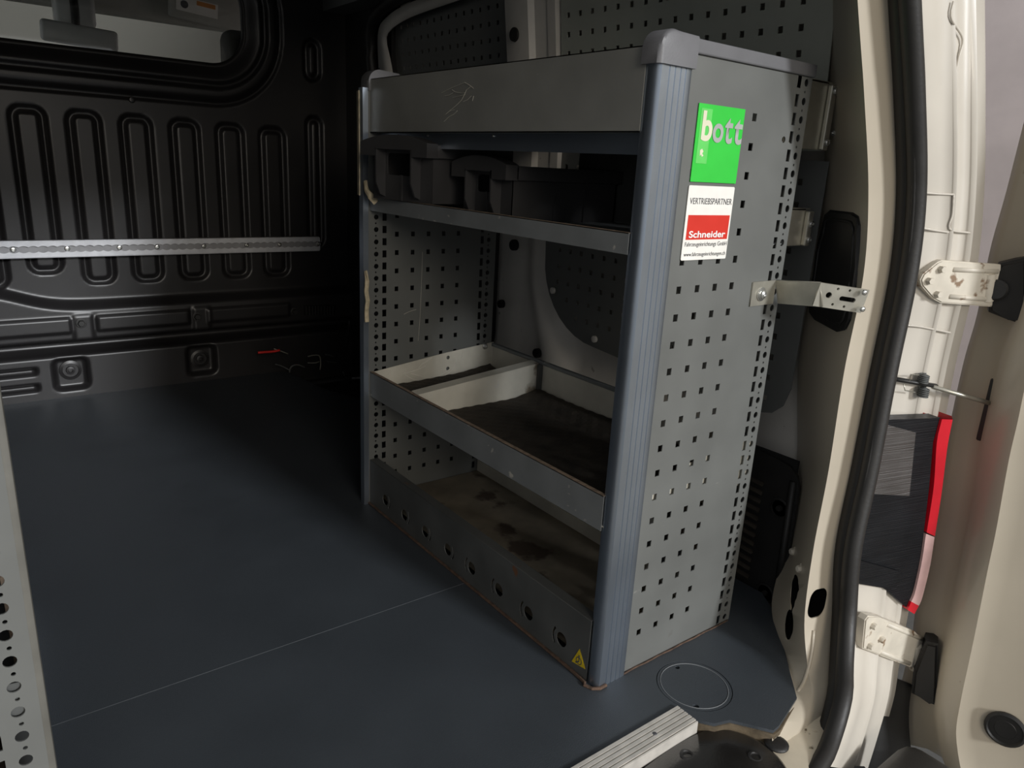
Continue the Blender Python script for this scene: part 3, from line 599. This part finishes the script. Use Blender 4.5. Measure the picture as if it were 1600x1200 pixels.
# ---- bins on the second shelf
def bin_(label, ox, oy, oz, rot, W=.165, D=.25, Hh=.088):
    t = thing('storage_bin', label, 'bin', (ox, oy, oz), 'open bins on the second shelf'); t.rotation_euler = (0, 0, rot)
    # local: x = depth from the front, y = width (0 = right), z up
    def bl(nm, m='bin', bev=0, *b, par=None):
        o = obj(nm, boxm(*b, bev), m); o.parent = par or t; return o
    bl('bin_bottom', 'bin', 0, .012, D, .006, W-.006, .0, .003)
    bm_ = bmesh.new()
    for y0, y1 in ((.004, .0065), (W-.0065, W-.004)): box(bm_, .010, D, y0, y1, 0, Hh-.004)
    box(bm_, D-.003, D, .004, W-.004, 0, Hh-.004); o = obj('bin_sides', bm_, 'bin'); o.parent = t
    o = obj('bin_front', sheet([(.004, 0), (W-.004, 0), (W-.004, Hh-.004), (.004, Hh-.004)], [rrect(.045, W-.045, .045, Hh-.014, .006, 3)], (.011, 0, 0), (0, 1, 0), (0, 0, 1), .0025), 'bin'); o.parent = t
    for y in (.034, W-.040):                                   # guide fins beside the hand hole
        bm_ = bmesh.new(); prism(bm_, [(.012, y, Hh-.006), (-.012, y, Hh-.006), (-.012, y, .032), (-.002, y, .010), (.012, y, .004)], (0, .0035, 0)); o = obj('fin', bm_, 'bin'); o.parent = t
    bm_ = bmesh.new(); box(bm_, .008, .0105, W/2-.003, W/2+.003, 0, .046); o = obj('label_rib', bm_, 'bin'); o.parent = t
    n = 18; bm_ = bmesh.new()                                   # arched front rim
    top = [(y, Hh+.004+.013*math.sin(PI*i/n)**.8) for i, y in enumerate(np.linspace(-.006, W+.006, n+1))]
    pts = [(-.012, y, z) for y, z in top]+[(-.012, W+.006, Hh-.020), (-.012, W-.036, Hh-.020), (-.012, W-.038, Hh-.008), (-.012, .038, Hh-.008), (-.012, .036, Hh-.020), (-.012, -.006, Hh-.020)]
    prism(bm_, pts, (.026, 0, 0)); o = obj('handle_rim', bm_, 'bin'); o.parent = t
    for y0, y1 in ((-.006, .007), (W-.007, W+.006)):
        bm_ = bmesh.new(); box(bm_, .010, D+.006, y0, y1, Hh-.020, Hh+.003, bev=.002); o = obj('side_rim', bm_, 'bin', None, 35); o.parent = t
    bl('back_rim', 'bin', .002, D-.006, D+.006, 0, W, Hh-.020, Hh+.003)
    for x in (.10, .17): bl('side_rib', 'bin', 0, x, x+.003, .001, .005, 0, Hh-.02)
    return t
bin_('dark grey open storage bin beside the far end of the rack, sitting askew', .012, .5075, .6715, math.radians(11), W=.172, D=.205, Hh=.098)
bin_('dark grey open storage bin in the middle of the second shelf, set further back', .070, .352, .6535, 0, W=.150)

# ---- rubber mats in the tray
def matsheet(y0, y1, x0, x1, label, curl):
    bm_ = bmesh.new(); nx_, ny_ = 40, max(8, int((y1-y0)/(x1-x0)*40)); g = []
    for i in range(nx_+1):
        row = []
        for j in range(ny_+1):
            x = x0+(x1-x0)*i/nx_; y = y0+(y1-y0)*j/ny_
            z = .2640+.0010*((i//2 % 2) ^ (j//2 % 2))+curl(i/nx_, j/ny_); row.append(bm_.verts.new((x, y, z)))
        g.append(row)
    for i in range(nx_):
        for j in range(ny_): bm_.faces.new((g[i][j], g[i+1][j], g[i+1][j+1], g[i][j+1]))
    return tag(obj('rubber_mat', solid(bm_, .0012), 'mat'), label, 'mat', 'mats in the tray shelf')
matsheet(.555, .722, .02, .318, 'small dirty brown rubber mat behind the tray divider', lambda a, b: .010+.030*max(0, a-.72)**1.0*b+.012*max(0, b-.75)*4*max(0, a-.3))
matsheet(.015, .543, .02, .322, 'large dark textured rubber mat covering the main part of the tray', lambda a, b: .055*max(0, a-.78)+.003*(1+math.sin(6*b))*a)

# ---- perforated lining panels on the side wall
def lining(name, label, outline, O, ey, ez, m, j0=(-12, 13), i0=(-30, 30), pitch=.038, mg=.022, sz=(.0095, .0105), skip=None):
    hl = [rect(pitch*i, pitch*j, *sz) for i in range(*i0) for j in range(*j0) if inside((pitch*i, pitch*j), outline, mg) and not (skip and skip(i, j))]
    t = thing(name, label, 'lining panel', O, 'perforated wall linings')
    part('perforated_sheet', sheet(outline, hl, O, ey, ez, .0016), m, t); return t
eyU = Vector((-.015, -1, -.009)).normalized(); ezU = Vector((-.122, 0, .992)); ezU = (ezU-eyU*ezU.dot(eyU)).normalized()
O1 = (.457, .5663, 1.0213)
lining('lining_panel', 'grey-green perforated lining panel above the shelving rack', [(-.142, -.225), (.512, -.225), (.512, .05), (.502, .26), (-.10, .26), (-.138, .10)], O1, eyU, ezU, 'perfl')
O2 = (.491, .6958, .559); eyL = Vector((-.017, -1, -.009)).normalized(); ezL = Vector((.0, .009, 1)); ezL = (ezL-eyL*ezL.dot(eyL)).normalized()
ol = [(-.055, .225), (-.057, .02)]+[(-.055+.20*(1-math.cos(a)), -.02-.185*math.sin(a)) for a in [PI/2*i/9 for i in range(1, 10)]]+[(.40, -.220), (.598, -.222), (.628, -.214), (.648, -.195), (.658, -.16), (.655, .225)]
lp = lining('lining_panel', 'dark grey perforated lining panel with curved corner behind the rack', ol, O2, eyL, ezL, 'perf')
def lpt(y, z): return Vector(O2)+eyL*y+ezL*z
for u, v in ((863, 454), (928, 530), (1220, 617), (1258, 390)):
    bm = bmesh.new(); lathe(bm, un(u, v, 0, .482 if u < 1000 else .4815), (-1, 0, 0), [(.008, -.004), (.008, .001), (.006, .002), (0, .002)], 16); part('cover_cap', bm, 'bodyin', lp, 35)
O3 = (.512, 1.020, 1.089); ezF = Vector((-.10, 0, .995)).normalized()
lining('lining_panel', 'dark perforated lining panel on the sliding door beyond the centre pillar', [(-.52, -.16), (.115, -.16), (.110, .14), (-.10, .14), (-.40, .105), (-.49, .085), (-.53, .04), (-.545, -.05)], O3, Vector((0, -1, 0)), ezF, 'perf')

# ---- anchor rail across the bulkhead
ra = thing('anchor_rail', 'long silver aluminium load rail with scalloped slot across the bulkhead', 'rail', (-.3, 1.83, .42))
RY, z0, z1, zc = 1.868, .4205, .4700, .4455
sc1 = []; nsc = 62; xr0 = -1.09; pit = .0235
for k in range(nsc): sc1 += [(xr0+.015+pit*(k+q/6.0), zc+.0062+.0036*math.sin(PI*q/6.0)) for q in range(6)]
xe = sc1[-1][0]+.004; slot = sc1+[(xe, zc)]+[(x, 2*zc-z) for x, z in reversed(sc1)]
part('rail_face', sheet([(xr0, z0+.003), (.380, z0+.003), (.380, z1-.003), (xr0, z1-.003)], [slot], (0, RY-.014, 0), (1, 0, 0), (0, 0, 1), .003), 'alu', ra)
part('rail_base', boxm(xr0, .380, RY-.009, RY+.012, z0, z1, .002), 'slotshade', ra)
for z in (z0, z1-.004): part('rail_edge', boxm(xr0, .380, RY-.013, RY, z, z+.004, .0015), 'alu', ra)
for u in (20, 105, 187, 246, 319, 386, 437, 497):
    p = un(u, 386.5, 1, RY-.012); bm = bmesh.new(); screw(bm, (p.x, RY-.0092, zc), (0, -1, 0), .0075, .0035); part('rail_screw', bm, 'screw', ra)

# ---- strap bracket from the rack to the rear pillar
sb = thing('strap_bracket', 'bent zinc strap bracket bolted from rack end panel to rear pillar', 'bracket', (.3, -.03, .56))
q0, q1 = un(1176, 441, 1, -.001), un(1176, 478, 1, -.001)
r0_, r1_ = un(1212, 437.5, 1, -.003), un(1212, 473.5, 1, -.003)
s0_, s1_ = un(1282, 441, 1, -.078), un(1281, 479, 1, -.078)
t0_, t1_ = un(1358, 453, 1, -.118), un(1353, 488, 1, -.118)
def strap(a0, a1, b0, b1, holes, nm):
    e = (b0-a0); L_ = e.length; e = e.normalized(); f_ = (a1-a0); f_ = (f_-e*f_.dot(e)); W_ = f_.length; f_ = f_.normalized()
    return part(nm, sheet([(0, 0), (L_, 0), (L_, W_), (0, W_)], holes(L_, W_), a0, e, f_, .003), 'zinc', sb)
strap(q0, q1, r0_, r1_, lambda L_, W_: [], 'fixing_tab'); strap(r0_, r1_, s0_, s1_, lambda L_, W_: [], 'strap_web')
strap(s0_, s1_, t0_, t1_, lambda L_, W_: [circ(L_*.24, W_*.46, .0045, 14), rrect(L_*.47, L_*.80, W_*.42, W_*.62, .0035, 4), circ(L_*.38, W_*.15, .002, 8), circ(L_*.38, W_*.82, .002, 8), circ(L_*.62, W_*.14, .002, 8), circ(L_*.62, W_*.84, .002, 8)], 'slotted_plate')
bm = bmesh.new(); lathe(bm, un(1189, 459.5, 1, -.003), (0, -1, 0), [(.0105, 0), (.0105, .0015), (.0085, .0018), (.0085, .003), (.0065, .0032), (.006, .006), (.003, .0075), (.002, .006), (0, .006)], 20); part('screw', bm, 'screw', sb, 40)
for u, v in ((1350.5, 457), (1347.5, 483)):
    bm = bmesh.new(); screw(bm, un(u, v, 1, -.1185), (-.45, -.9, 0), .0042, .003); part('screw', bm, 'screw', sb, 40)
# ---- angle brackets between the rack back and the wall
def angle(label, x0, x1, z0_, z1_, sc):
    t = thing('angle_bracket', label, 'bracket', (x0, .03, z0_), 'angle brackets behind the rack')
    part('bracket_web', boxm(x0, x1-.012, .034, .037, z0_, z1_, .001), 'zinc', t); part('bracket_flange', boxm(x1-.014, x1, .026, .034, z0_, z1_-.004, .002), 'zinc', t)
    part('bracket_top', boxm(x0, x1, .034, .060, z1_-.003, z1_), 'zinc', t)
    for z in sc: bm_ = bmesh.new(); lathe(bm_, (x1-.007, .026, z), (0, -1, 0), [(.0062, 0), (.0062, .0015), (.005, .004), (.002, .005), (.0015, .003), (0, .003)], 16); part('screw', bm_, 'screw', t, 40)
angle('upper galvanised angle bracket fixing the rack top to the side wall', .3356, .447, .793, .893, (.805, .880))
angle('smaller galvanised angle bracket just above the strap bracket', .3356, .440, .645, .704, (.655, .680))
bm = bmesh.new(); prism(bm, [un(u, v, 0, .462) for u, v in ((1304, 135), (1309, 136), (1309, 208), (1303, 214))], (.004, 0, 0)); 
k = thing('flat_bracket', 'slim flat bracket screwed edge-on to the rear pillar', 'bracket', (.46, .03, .83)); part('plate', bm, 'zinc', k)
bm = bmesh.new(); screw(bm, un(1304, 208, 0, .461), (-1, 0, 0), .005, .004); part('screw', bm, 'screw', k)

# ---- black moulded cover on the rear pillar
P_ = [(1300, 328), (1336, 332), (1344, 338), (1346, 352), (1343, 420), (1332, 500), (1324, 519), (1313, 522), (1278, 500), (1268, 490), (1269, 470), (1282, 380), (1290, 358), (1293, 334)]
cov = [un(u, v, 1, pillar_y(u, v)) for u, v in P_]; cen = sum(cov, Vector())/len(cov); nrm = Vector((-.79, .61, 0))
bm = bmesh.new(); prism(bm, [p+nrm*-.004 for p in cov], nrm*.010); fs = [f for f in bm.faces if len(f.verts) > 5]
bmesh.ops.bevel(bm, geom=[e for f in fs for e in f.edges], offset=.003, segments=2, affect='EDGES')
k = thing('access_cover', 'tall black moulded access cover on the rear pillar behind the strap', 'cover', tuple(cen)); part('cover_plate', bm, 'black', k, 40)
bm = bmesh.new(); tube(bm, resample([p.lerp(cen, .16)+nrm*.006 for p in cov+cov[:1]], 40), .0025, 6); part('cover_rib', bm, 'black', k, True)

# ---- louvred vent beside the rack foot
vt = thing('vent_grille', 'black louvred air vent with rounded corner low on the side wall', 'vent', (.47, .1, 0))
oy = Vector((0, -1, 0)); oz = Vector((0, 0, 1)); VX = .470
ol = [(-.30, -.008), (.0, -.030), (.012, -.028), (.018, -.018), (.020, .0), (.014, .225), (.008, .245), (-.008, .258), (-.025, .262), (-.30, .290)]
fr = sheet(ol, [[(-.055-.0, .008+.0175*i), (-.055, .019+.0175*i), (-.130, .024+.0175*i), (-.130, .013+.0175*i)] for i in range(12)]+[[(-.140, .013+.0175*i), (-.140, .024+.0175*i), (-.24, .030+.0175*i), (-.24, .019+.0175*i)] for i in range(12)], (VX, 0, 0), oy, oz, .006)
part('vent_frame', fr, 'black', vt)
for i in range(12):
    for a, b in ((.055, .130), (.140, .24)):
        bm = bmesh.new(); zb = .010+.0175*i; prism(bm, [(VX-.006, a, zb), (VX-.006, b, zb+.005), (VX+.010, b, zb+.017), (VX+.010, a, zb+.012)], (0, 0, .0018)); part('louvre', bm, 'mat', vt)
part('vent_back', boxm(VX+.004, VX+.010, -.0, .30, -.02, .27), 'hole', vt)
bm = bmesh.new(); tube(bm, [(VX-.004, -.002, .235), (VX-.004, -.006, .10), (VX-.004, -.008, -.01)], .007, 8); part('vent_rim', bm, 'black', vt, True)
for z in (.175, .0): bm = bmesh.new(); lathe(bm, (VX-.003, .016, z), (-1, 0, 0), [(.020, 0), (.020, .002), (.016, .003), (.015, 0), (.006, 0), (.005, .005), (0, .005)], 20); part('fixing_boss', bm, 'black', vt, 40)

# ---- door hinges
def jplane(v):                              # the jamb's own plane at a given height
    i = min(max(int(np.searchsorted(V, v))-1, 0), len(V)-2); f_ = (v-V[i])/(V[i+1]-V[i]); D_ = cD[i+1].lerp(cD[i+2], f_); E_ = cE[i+1].lerp(cE[i+2], f_)
    t_ = E_-D_; t_.z = 0; return D_.lerp(E_, .5), Vector((t_.y, -t_.x, 0)).normalized()
JP, JN = jplane(500)
def hinge(label, vv, plate, bolts, ribs, knuckle, boot):
    P_, n_ = jplane(vv); P_ = P_+n_*.003
    pl = [unp(u, v, P_+n_*.004, n_) for u, v in plate]; bm_ = bmesh.new(); prism(bm_, [p-n_*.012 for p in pl], n_*.016)
    bmesh.ops.bevel(bm_, geom=[e for f in bm_.faces if len(f.verts) > 4 for e in f.edges], offset=.002, segments=2, affect='EDGES'); t = part('door_hinge', bm_, 'hinge', d1, 40, label)
    def sp(nm, b_, m, sm=40): o = obj(nm, b_, m, None, sm); o.parent = t; return o
    for a in ribs: bm_ = bmesh.new(); tube(bm_, [unp(u, v, P_+n_*.006, n_) for u, v in a], .0045, 8); sp('hinge_rib', bm_, 'hinge', True)
    for b in bolts: bm_ = bmesh.new(); bolt(bm_, unp(*b, P_+n_*.004, n_), n_, .0056, .009); sp('hinge_bolt', bm_, 'hinge', 25)
    bm_ = bmesh.new(); cyl(bm_, unp(*knuckle[0], P_+n_*.004, n_), unp(*knuckle[1], P_+n_*.004, n_), .009, seg=16); sp('knuckle', bm_, 'hinge')
    bb = [un(u, v, 0, .600) for u, v in boot]; bm_ = bmesh.new(); prism(bm_, bb, (.045, .02, 0)); bmesh.ops.bevel(bm_, geom=[e for f in bm_.faces if len(f.verts) > 4 for e in f.edges], offset=.005, segments=3, affect='EDGES'); sp('rubber_boot', bm_, 'black')
    return sp
sp = hinge('upper door hinge with three bolts', 440, [(1436, 437), (1441, 427), (1463, 409), (1470, 406), (1562, 413), (1560, 480), (1468, 473), (1455, 466), (1438, 446)], [(1467, 420), (1448, 438), (1461, 459)],
      [[(1488, 421), (1558, 424)], [(1482, 463), (1550, 468)]], [(1546, 428), (1542, 470)], [(1563, 412), (1605, 402), (1605, 480), (1598, 508), (1575, 500), (1545, 488), (1546, 455), (1552, 440)])
bm = bmesh.new(); lathe(bm, un(1557, 453, 0, .598), (-1, -.3, 0), [(.016, -.01), (.016, .004), (.013, .007), (0, .007)], 18); sp('boot_boss', bm, 'black')
hinge('lower dirty door hinge with three bolts', 1000, [(1349, 968), (1354, 961), (1372, 963), (1425, 984), (1445, 1003), (1436, 1012), (1432, 1046), (1345, 1012)], [(1359, 975), (1372, 996), (1354, 1006)],
      [[(1385, 975), (1440, 998)], [(1375, 1018), (1420, 1036)]], [(1432, 1008), (1428, 1044)], [(1446, 1004), (1466, 1008), (1463, 1105), (1452, 1100), (1424, 1085), (1428, 1050)])
# ---- door check strap
JP, JN = jplane(600)
ck = thing('check_strap', 'dark steel door check rod with two coil springs', 'door check', tuple(unp(1440, 600, JP, JN)))
a = unp(1398, 592, JP+JN*.006, JN); b = unp(1462, 603, JP+JN*.010, JN); c = un(1550, 631, 0, .615)
bm = bmesh.new(); tube(bm, [a, a.lerp(b, .5), b], .006, 8, sx=1.0, sy=.6); part('check_arm', bm, 'black', ck, True)
bm = bmesh.new(); tube(bm, [b-Vector((.01, 0, 0)), c], .0036, 8); part('check_rod', bm, 'zinc', ck, True)
for v0, v1 in ((585, 598), (606, 620)):
    p0, p1 = unp(1444, v0, JP+JN*.012, JN), unp(1441, v1, JP+JN*.012, JN); bm = bmesh.new(); n = 5
    tube(bm, [p0.lerp(p1, i/(n*10))+Vector((math.cos(i*2*PI/10)*.0075, math.sin(i*2*PI/10)*.0075, 0)) for i in range(n*10+1)], .0013, 5); cyl(bm, p0, p1, .005); part('coil_spring', bm, 'plinth', ck, True)
for P_ in ([(1421, 596), (1423, 585), (1436, 586)], [(1412, 600), (1414, 610), (1430, 613)]):
    bm = bmesh.new(); tube(bm, [unp(u, v, JP+JN*.012, JN) for u, v in P_], .0009, 5); part('spring_wire', bm, 'zinc', ck, True)

# ---- pressed seams on the jamb
for vv, P_ in ((330, [(1443, 301), (1466, 303), (1490, 304)]), (360, [(1490, 304), (1488, 335), (1484, 358), (1516, 364)]), (370, [(1440, 356), (1460, 360), (1482, 363)]), (520, [(1416, 508), (1440, 511), (1485, 520)]), (60, [(1490, 2), (1486, 28), (1504, 60), (1498, 90), (1491, 125)])):
    P0, n0 = jplane(vv); bm = bmesh.new(); tube(bm, resample([unp(u, v, P0+n0*.001, n0) for u, v in P_], 20), .0016, 8); part('jamb_seam', bm, 'jamb', wr, True)
# ---- tail light
JP, JN = jplane(800); JP = JP+JN*.010
tl = thing('tail_light', 'slim rear light with black ribbed housing and red lens', 'tail light', tuple(unp(1420, 800, JP, JN)))
hs = [(1376, 664), (1384, 656), (1470, 653), (1458, 690), (1452, 760), (1440, 860), (1428, 930), (1420, 952), (1380, 918), (1334, 906), (1337, 880), (1345, 830), (1362, 740)]
bm = bmesh.new(); prism(bm, [unp(u, v, JP+JN*.006, JN) for u, v in hs], JN*-.022); part('housing', bm, 'lamp', tl)
bm = bmesh.new(); prism(bm, [unp(u, v, JP+JN*.009, JN) for u, v in ((1380, 662), (1431, 676), (1421, 775), (1366, 772))], JN*-.006); part('reflector_panel', bm, mat('lamp_ribs', (.055, .05, .047), .35, bump=.9, bscale=(3, 3, 600)), tl)
bm = bmesh.new(); prism(bm, [unp(u, v, JP+JN*.012, JN) for u, v in ((1344, 876), (1406, 893), (1400, 922), (1340, 912))], JN*-.02); part('lamp_foot', bm, 'lamp', tl)
pts = [(1472, 655), (1464, 690), (1459, 760), (1448, 832)]; ptr = [(1487, 650), (1479, 700), (1466, 775), (1457, 835)]
def lens(L_, R_, nm, m):
    bm_ = bmesh.new(); la = [unp(u, v, JP+JN*.010, JN) for u, v in L_]; ra_ = [unp(u, v, JP+JN*.002, JN) for u, v in R_]; mid = [a_.lerp(b_, .5)+JN*.010 for a_, b_ in zip(la, ra_)]
    loft(bm_, [[p-JN*.05 for p in la], la, mid, ra_, [p-JN*.05 for p in ra_]], 16); return part(nm, bm_, m, tl, 50)
lens(pts, ptr, 'red_lens', 'redlens'); lens([(1447, 834), (1440, 880), (1430, 925), (1424, 940)], [(1457, 836), (1450, 880), (1437, 930), (1432, 943)], 'clear_lens', 'clearlens'); lens([(1424, 940), (1421, 947), (1418, 953)], [(1432, 943), (1428, 949), (1424, 956)], 'red_lens', 'redlens')

# ---- rear bumper and its step cover
bp_ = thing('rear_bumper', 'black plastic rear bumper corner below the tail light', 'bumper', (.42, -.25, -.2))
bm = bmesh.new(); loft(bm, [[un(u, v, 0, x) for u, v, x in L_] for L_ in ([(1330, 1035, 0.50), (1322, 1100, 0.50), (1300, 1160, 0.50), (1270, 1230, 0.50)], [(1372, 1047, 0.52), (1365, 1110, 0.52), (1345, 1170, 0.52), (1320, 1240, 0.52)], [(1378, 1050, 0.53), (1372, 1110, 0.53), (1352, 1170, 0.53), (1330, 1240, 0.53)], [(1396, 1058, 0.58), (1388, 1110, 0.58), (1400, 1160, 0.58), (1420, 1240, 0.58)], [(1425, 1070, 0.62), (1420, 1120, 0.62), (1425, 1180, 0.62), (1440, 1250, 0.62)])], 24)
part('corner_moulding', solid(bm, .004), 'black', bp_, 35)
bm = bmesh.new(); lathe(bm, un(1356, 1070, 0, .51), (-1, -.5, 0), [(.011, 0), (.011, .002), (.008, .003), (.004, 0), (0, 0)], 16); part('clip', bm, 'rubber', bp_)
part('bumper_beam', boxm(-1.1, .50, -.36, -.26, -.34, -.13, .03, 4), 'black', bp_, 40)
sc_ = thing('step_cover', 'glossy black plastic latch cover on the sill below the aluminium strip', 'sill cover', (.05, -.2, -.05))
ce0 = [un(u, v, 2, -.024) for u, v in ((870, 1330), (930, 1262), (1007, 1200), (1052, 1167), (1088, 1149), (1115, 1141), (1148, 1146), (1184, 1161), (1211, 1182), (1226, 1200), (1240, 1225))]
ol_ = catmull(ce0, 40); ol_ = [(p.x, p.y) for p in ol_]+[(.20, -.36), (.0, -.36), (-.35, -.36), (-.6, -.36), (-.6, -.17), (-.4, -.165), (-.3, -.165)]
bm = bmesh.new(); cx_, cy_ = -.05, -.29; rg = [[bm.verts.new((cx_+(x-cx_)*k, cy_+(y-cy_)*k, z)) for x, y in ol_] for k, z in ((1, -.034), (1, -.024), (.985, -.017), (.95, -.013), (.6, -.009), (.2, -.007))]
for A_, B_ in zip(rg, rg[1:]):
    for k_ in range(len(ol_)): bm.faces.new((A_[k_], A_[(k_+1) % len(ol_)], B_[(k_+1) % len(ol_)], B_[k_]))
bm.faces.new(rg[-1])
part('cover_moulding', bm, mat('gloss_black_plastic', (.016, .015, .014), .22, var=.1, bump=.1, bscale=300), sc_, True)
for u, v in ((1073, 1181), (1180, 1184)):
    bm = bmesh.new(); lathe(bm, un(u, v, 2, -.013), (0, -.1, 1), [(.010, 0), (.010, .002), (.007, .003), (.006, .001), (.0, .001)], 18); part('push_rivet', bm, 'black', sc_, 40)

# ---- loose wires and hose at the front corner of the floor
wr_ = thing('cable_bundle', 'tangle of thin dark wires with one red wire by the bulkhead corner', 'cables', (.25, 1.84, .02))
for P_, m, r in (([(403, 551), (415, 550), (428, 549), (437, 547)], 'redwire', .0045), ([(428, 545), (440, 549), (450, 553)], 'zinc', .002), ([(430, 569), (440, 572), (452, 578)], 'plinth', .0025), ([(452, 582), (455, 573), (465, 570), (476, 574)], 'plinth', .003), ([(481, 557), (490, 555), (499, 556), (501, 567), (500, 578)], 'zinc', .002), ([(481, 567), (492, 567), (499, 565)], 'zinc', .002), ([(508, 554), (516, 555), (522, 558)], 'plinth', .002), ([(511, 565), (520, 566), (526, 567)], 'plinth', .002)):
    bm = bmesh.new(); tube(bm, resample([un(u, v, 1, 1.80) for u, v in P_], 12), r, 6); part('red_wire' if m == 'redwire' else 'wire', bm, m, wr_, True)
st = thing('door_step_plate', 'thin bright metal edge strip beside the sliding door step', 'edge strip', (.46, 1.5, .08)); bm = bmesh.new(); tube(bm, [un(551, 591, 0, .47), un(573, 589, 0, .47)], .004, 6); part('strip', bm, 'alu', st)
bm = bmesh.new(); tube(bm, resample([un(546, 500, 0, .47), un(542, 540, 0, .47), un(535, 570, 0, .47), un(539, 589, 0, .47)], 12), .006, 6); part('rail_edge', bm, 'bulk', st, True)

# ---- cab seen through the bulkhead window
mi = thing('rear_view_mirror', 'grey rear-view mirror hanging in the cab behind the window', 'mirror', (-.19, 2.6, 1.1))
mm = Matrix.Translation((-.190, 2.60, 1.108)) @ Matrix.Rotation(math.radians(3), 4, 'Y'); part('mirror_shell', boxm(-.122, .122, -.016, .016, -.036, .036, .014, 4, mm), 'mirror', mi, 40)
bm = bmesh.new(); tube(bm, resample([(-.20, 2.60, 1.13), (-.195, 2.62, 1.20), (-.19, 2.68, 1.30)], 8), .014, 8); part('mirror_stem', bm, 'black', mi, True)
part('mirror_base', boxm(-.255, -.12, 2.66, 2.72, 1.145, 1.30, .02, 3), 'mirror', mi, 40)
sv = thing('sun_visor', 'beige sun visor with a printed warning label', 'sun visor', (.33, 2.62, 1.3)); mm = Matrix.Translation((.33, 2.66, 1.26)) @ Matrix.Rotation(math.radians(5), 4, 'Y')
part('visor_pad', boxm(-.20, .26, -.012, .012, -.05, .10, .01, 3, mm), 'liner', sv, 40); lb = part('label_patch', boxm(-.175, -.02, -.0145, -.0125, -.022, .030, 0, 2, mm), 'white', sv); sub('label_print', boxm(-.10, -.03, -.0155, -.0145, .010, .026, 0, 2, mm), 'orange', lb); bm = bmesh.new(); cyl(bm, mm @ Vector((-.145, -.0146, .002)), mm @ Vector((-.145, -.0160, .002)), .014, seg=16); sub('label_print', bm, 'ink', lb)
hr = thing('headrest', 'dark cab seat headrest at the corner of the bulkhead window', 'headrest', tuple(un(372, 100, 1, 2.08)-Vector((0, 0, .12)))); p = un(375, 84, 1, 2.08)
part('headrest_pad', boxm(p.x-.055, p.x+.19, 2.05, 2.14, p.z-.15, p.z+.072, .035, 5), 'seat', hr, True)
for x in (.02, .12): bm = bmesh.new(); cyl(bm, (p.x+x, 2.095, p.z-.30), (p.x+x, 2.095, p.z-.12), .007); part('headrest_rod', bm, 'screw', hr)
w2 = thing('window_2', 'sloping windscreen of the cab with beige roof header', 'windscreen', (-.3, 2.9, 1.1), kind='structure')
part('roof_header', boxm(-1.1, .58, 2.72, 2.80, 1.215, 1.34, .01), 'liner', w2, 40)
bm = bmesh.new(); prism(bm, [(-1.05, 2.76, 1.22), (.54, 2.76, 1.22), (.56, 3.30, .78), (-1.07, 3.30, .78)], (0, .003, .003)); part('windscreen_pane', bm, 'glass', w2)
for x in (.54, -1.06): bm = bmesh.new(); tube(bm, [(x, 2.74, 1.25), (x+.01, 3.02, 1.0), (x+.02, 3.32, .76)], .035, 10); part('screen_pillar', bm, 'liner', w2, True)
part('dashboard', boxm(-1.1, .58, 2.75, 3.32, .30, .76, .05, 4), 'black', w2, 40)
part('cab_floor', boxm(-1.12, .60, 1.92, 3.3, -.30, -.27), 'black', w2)
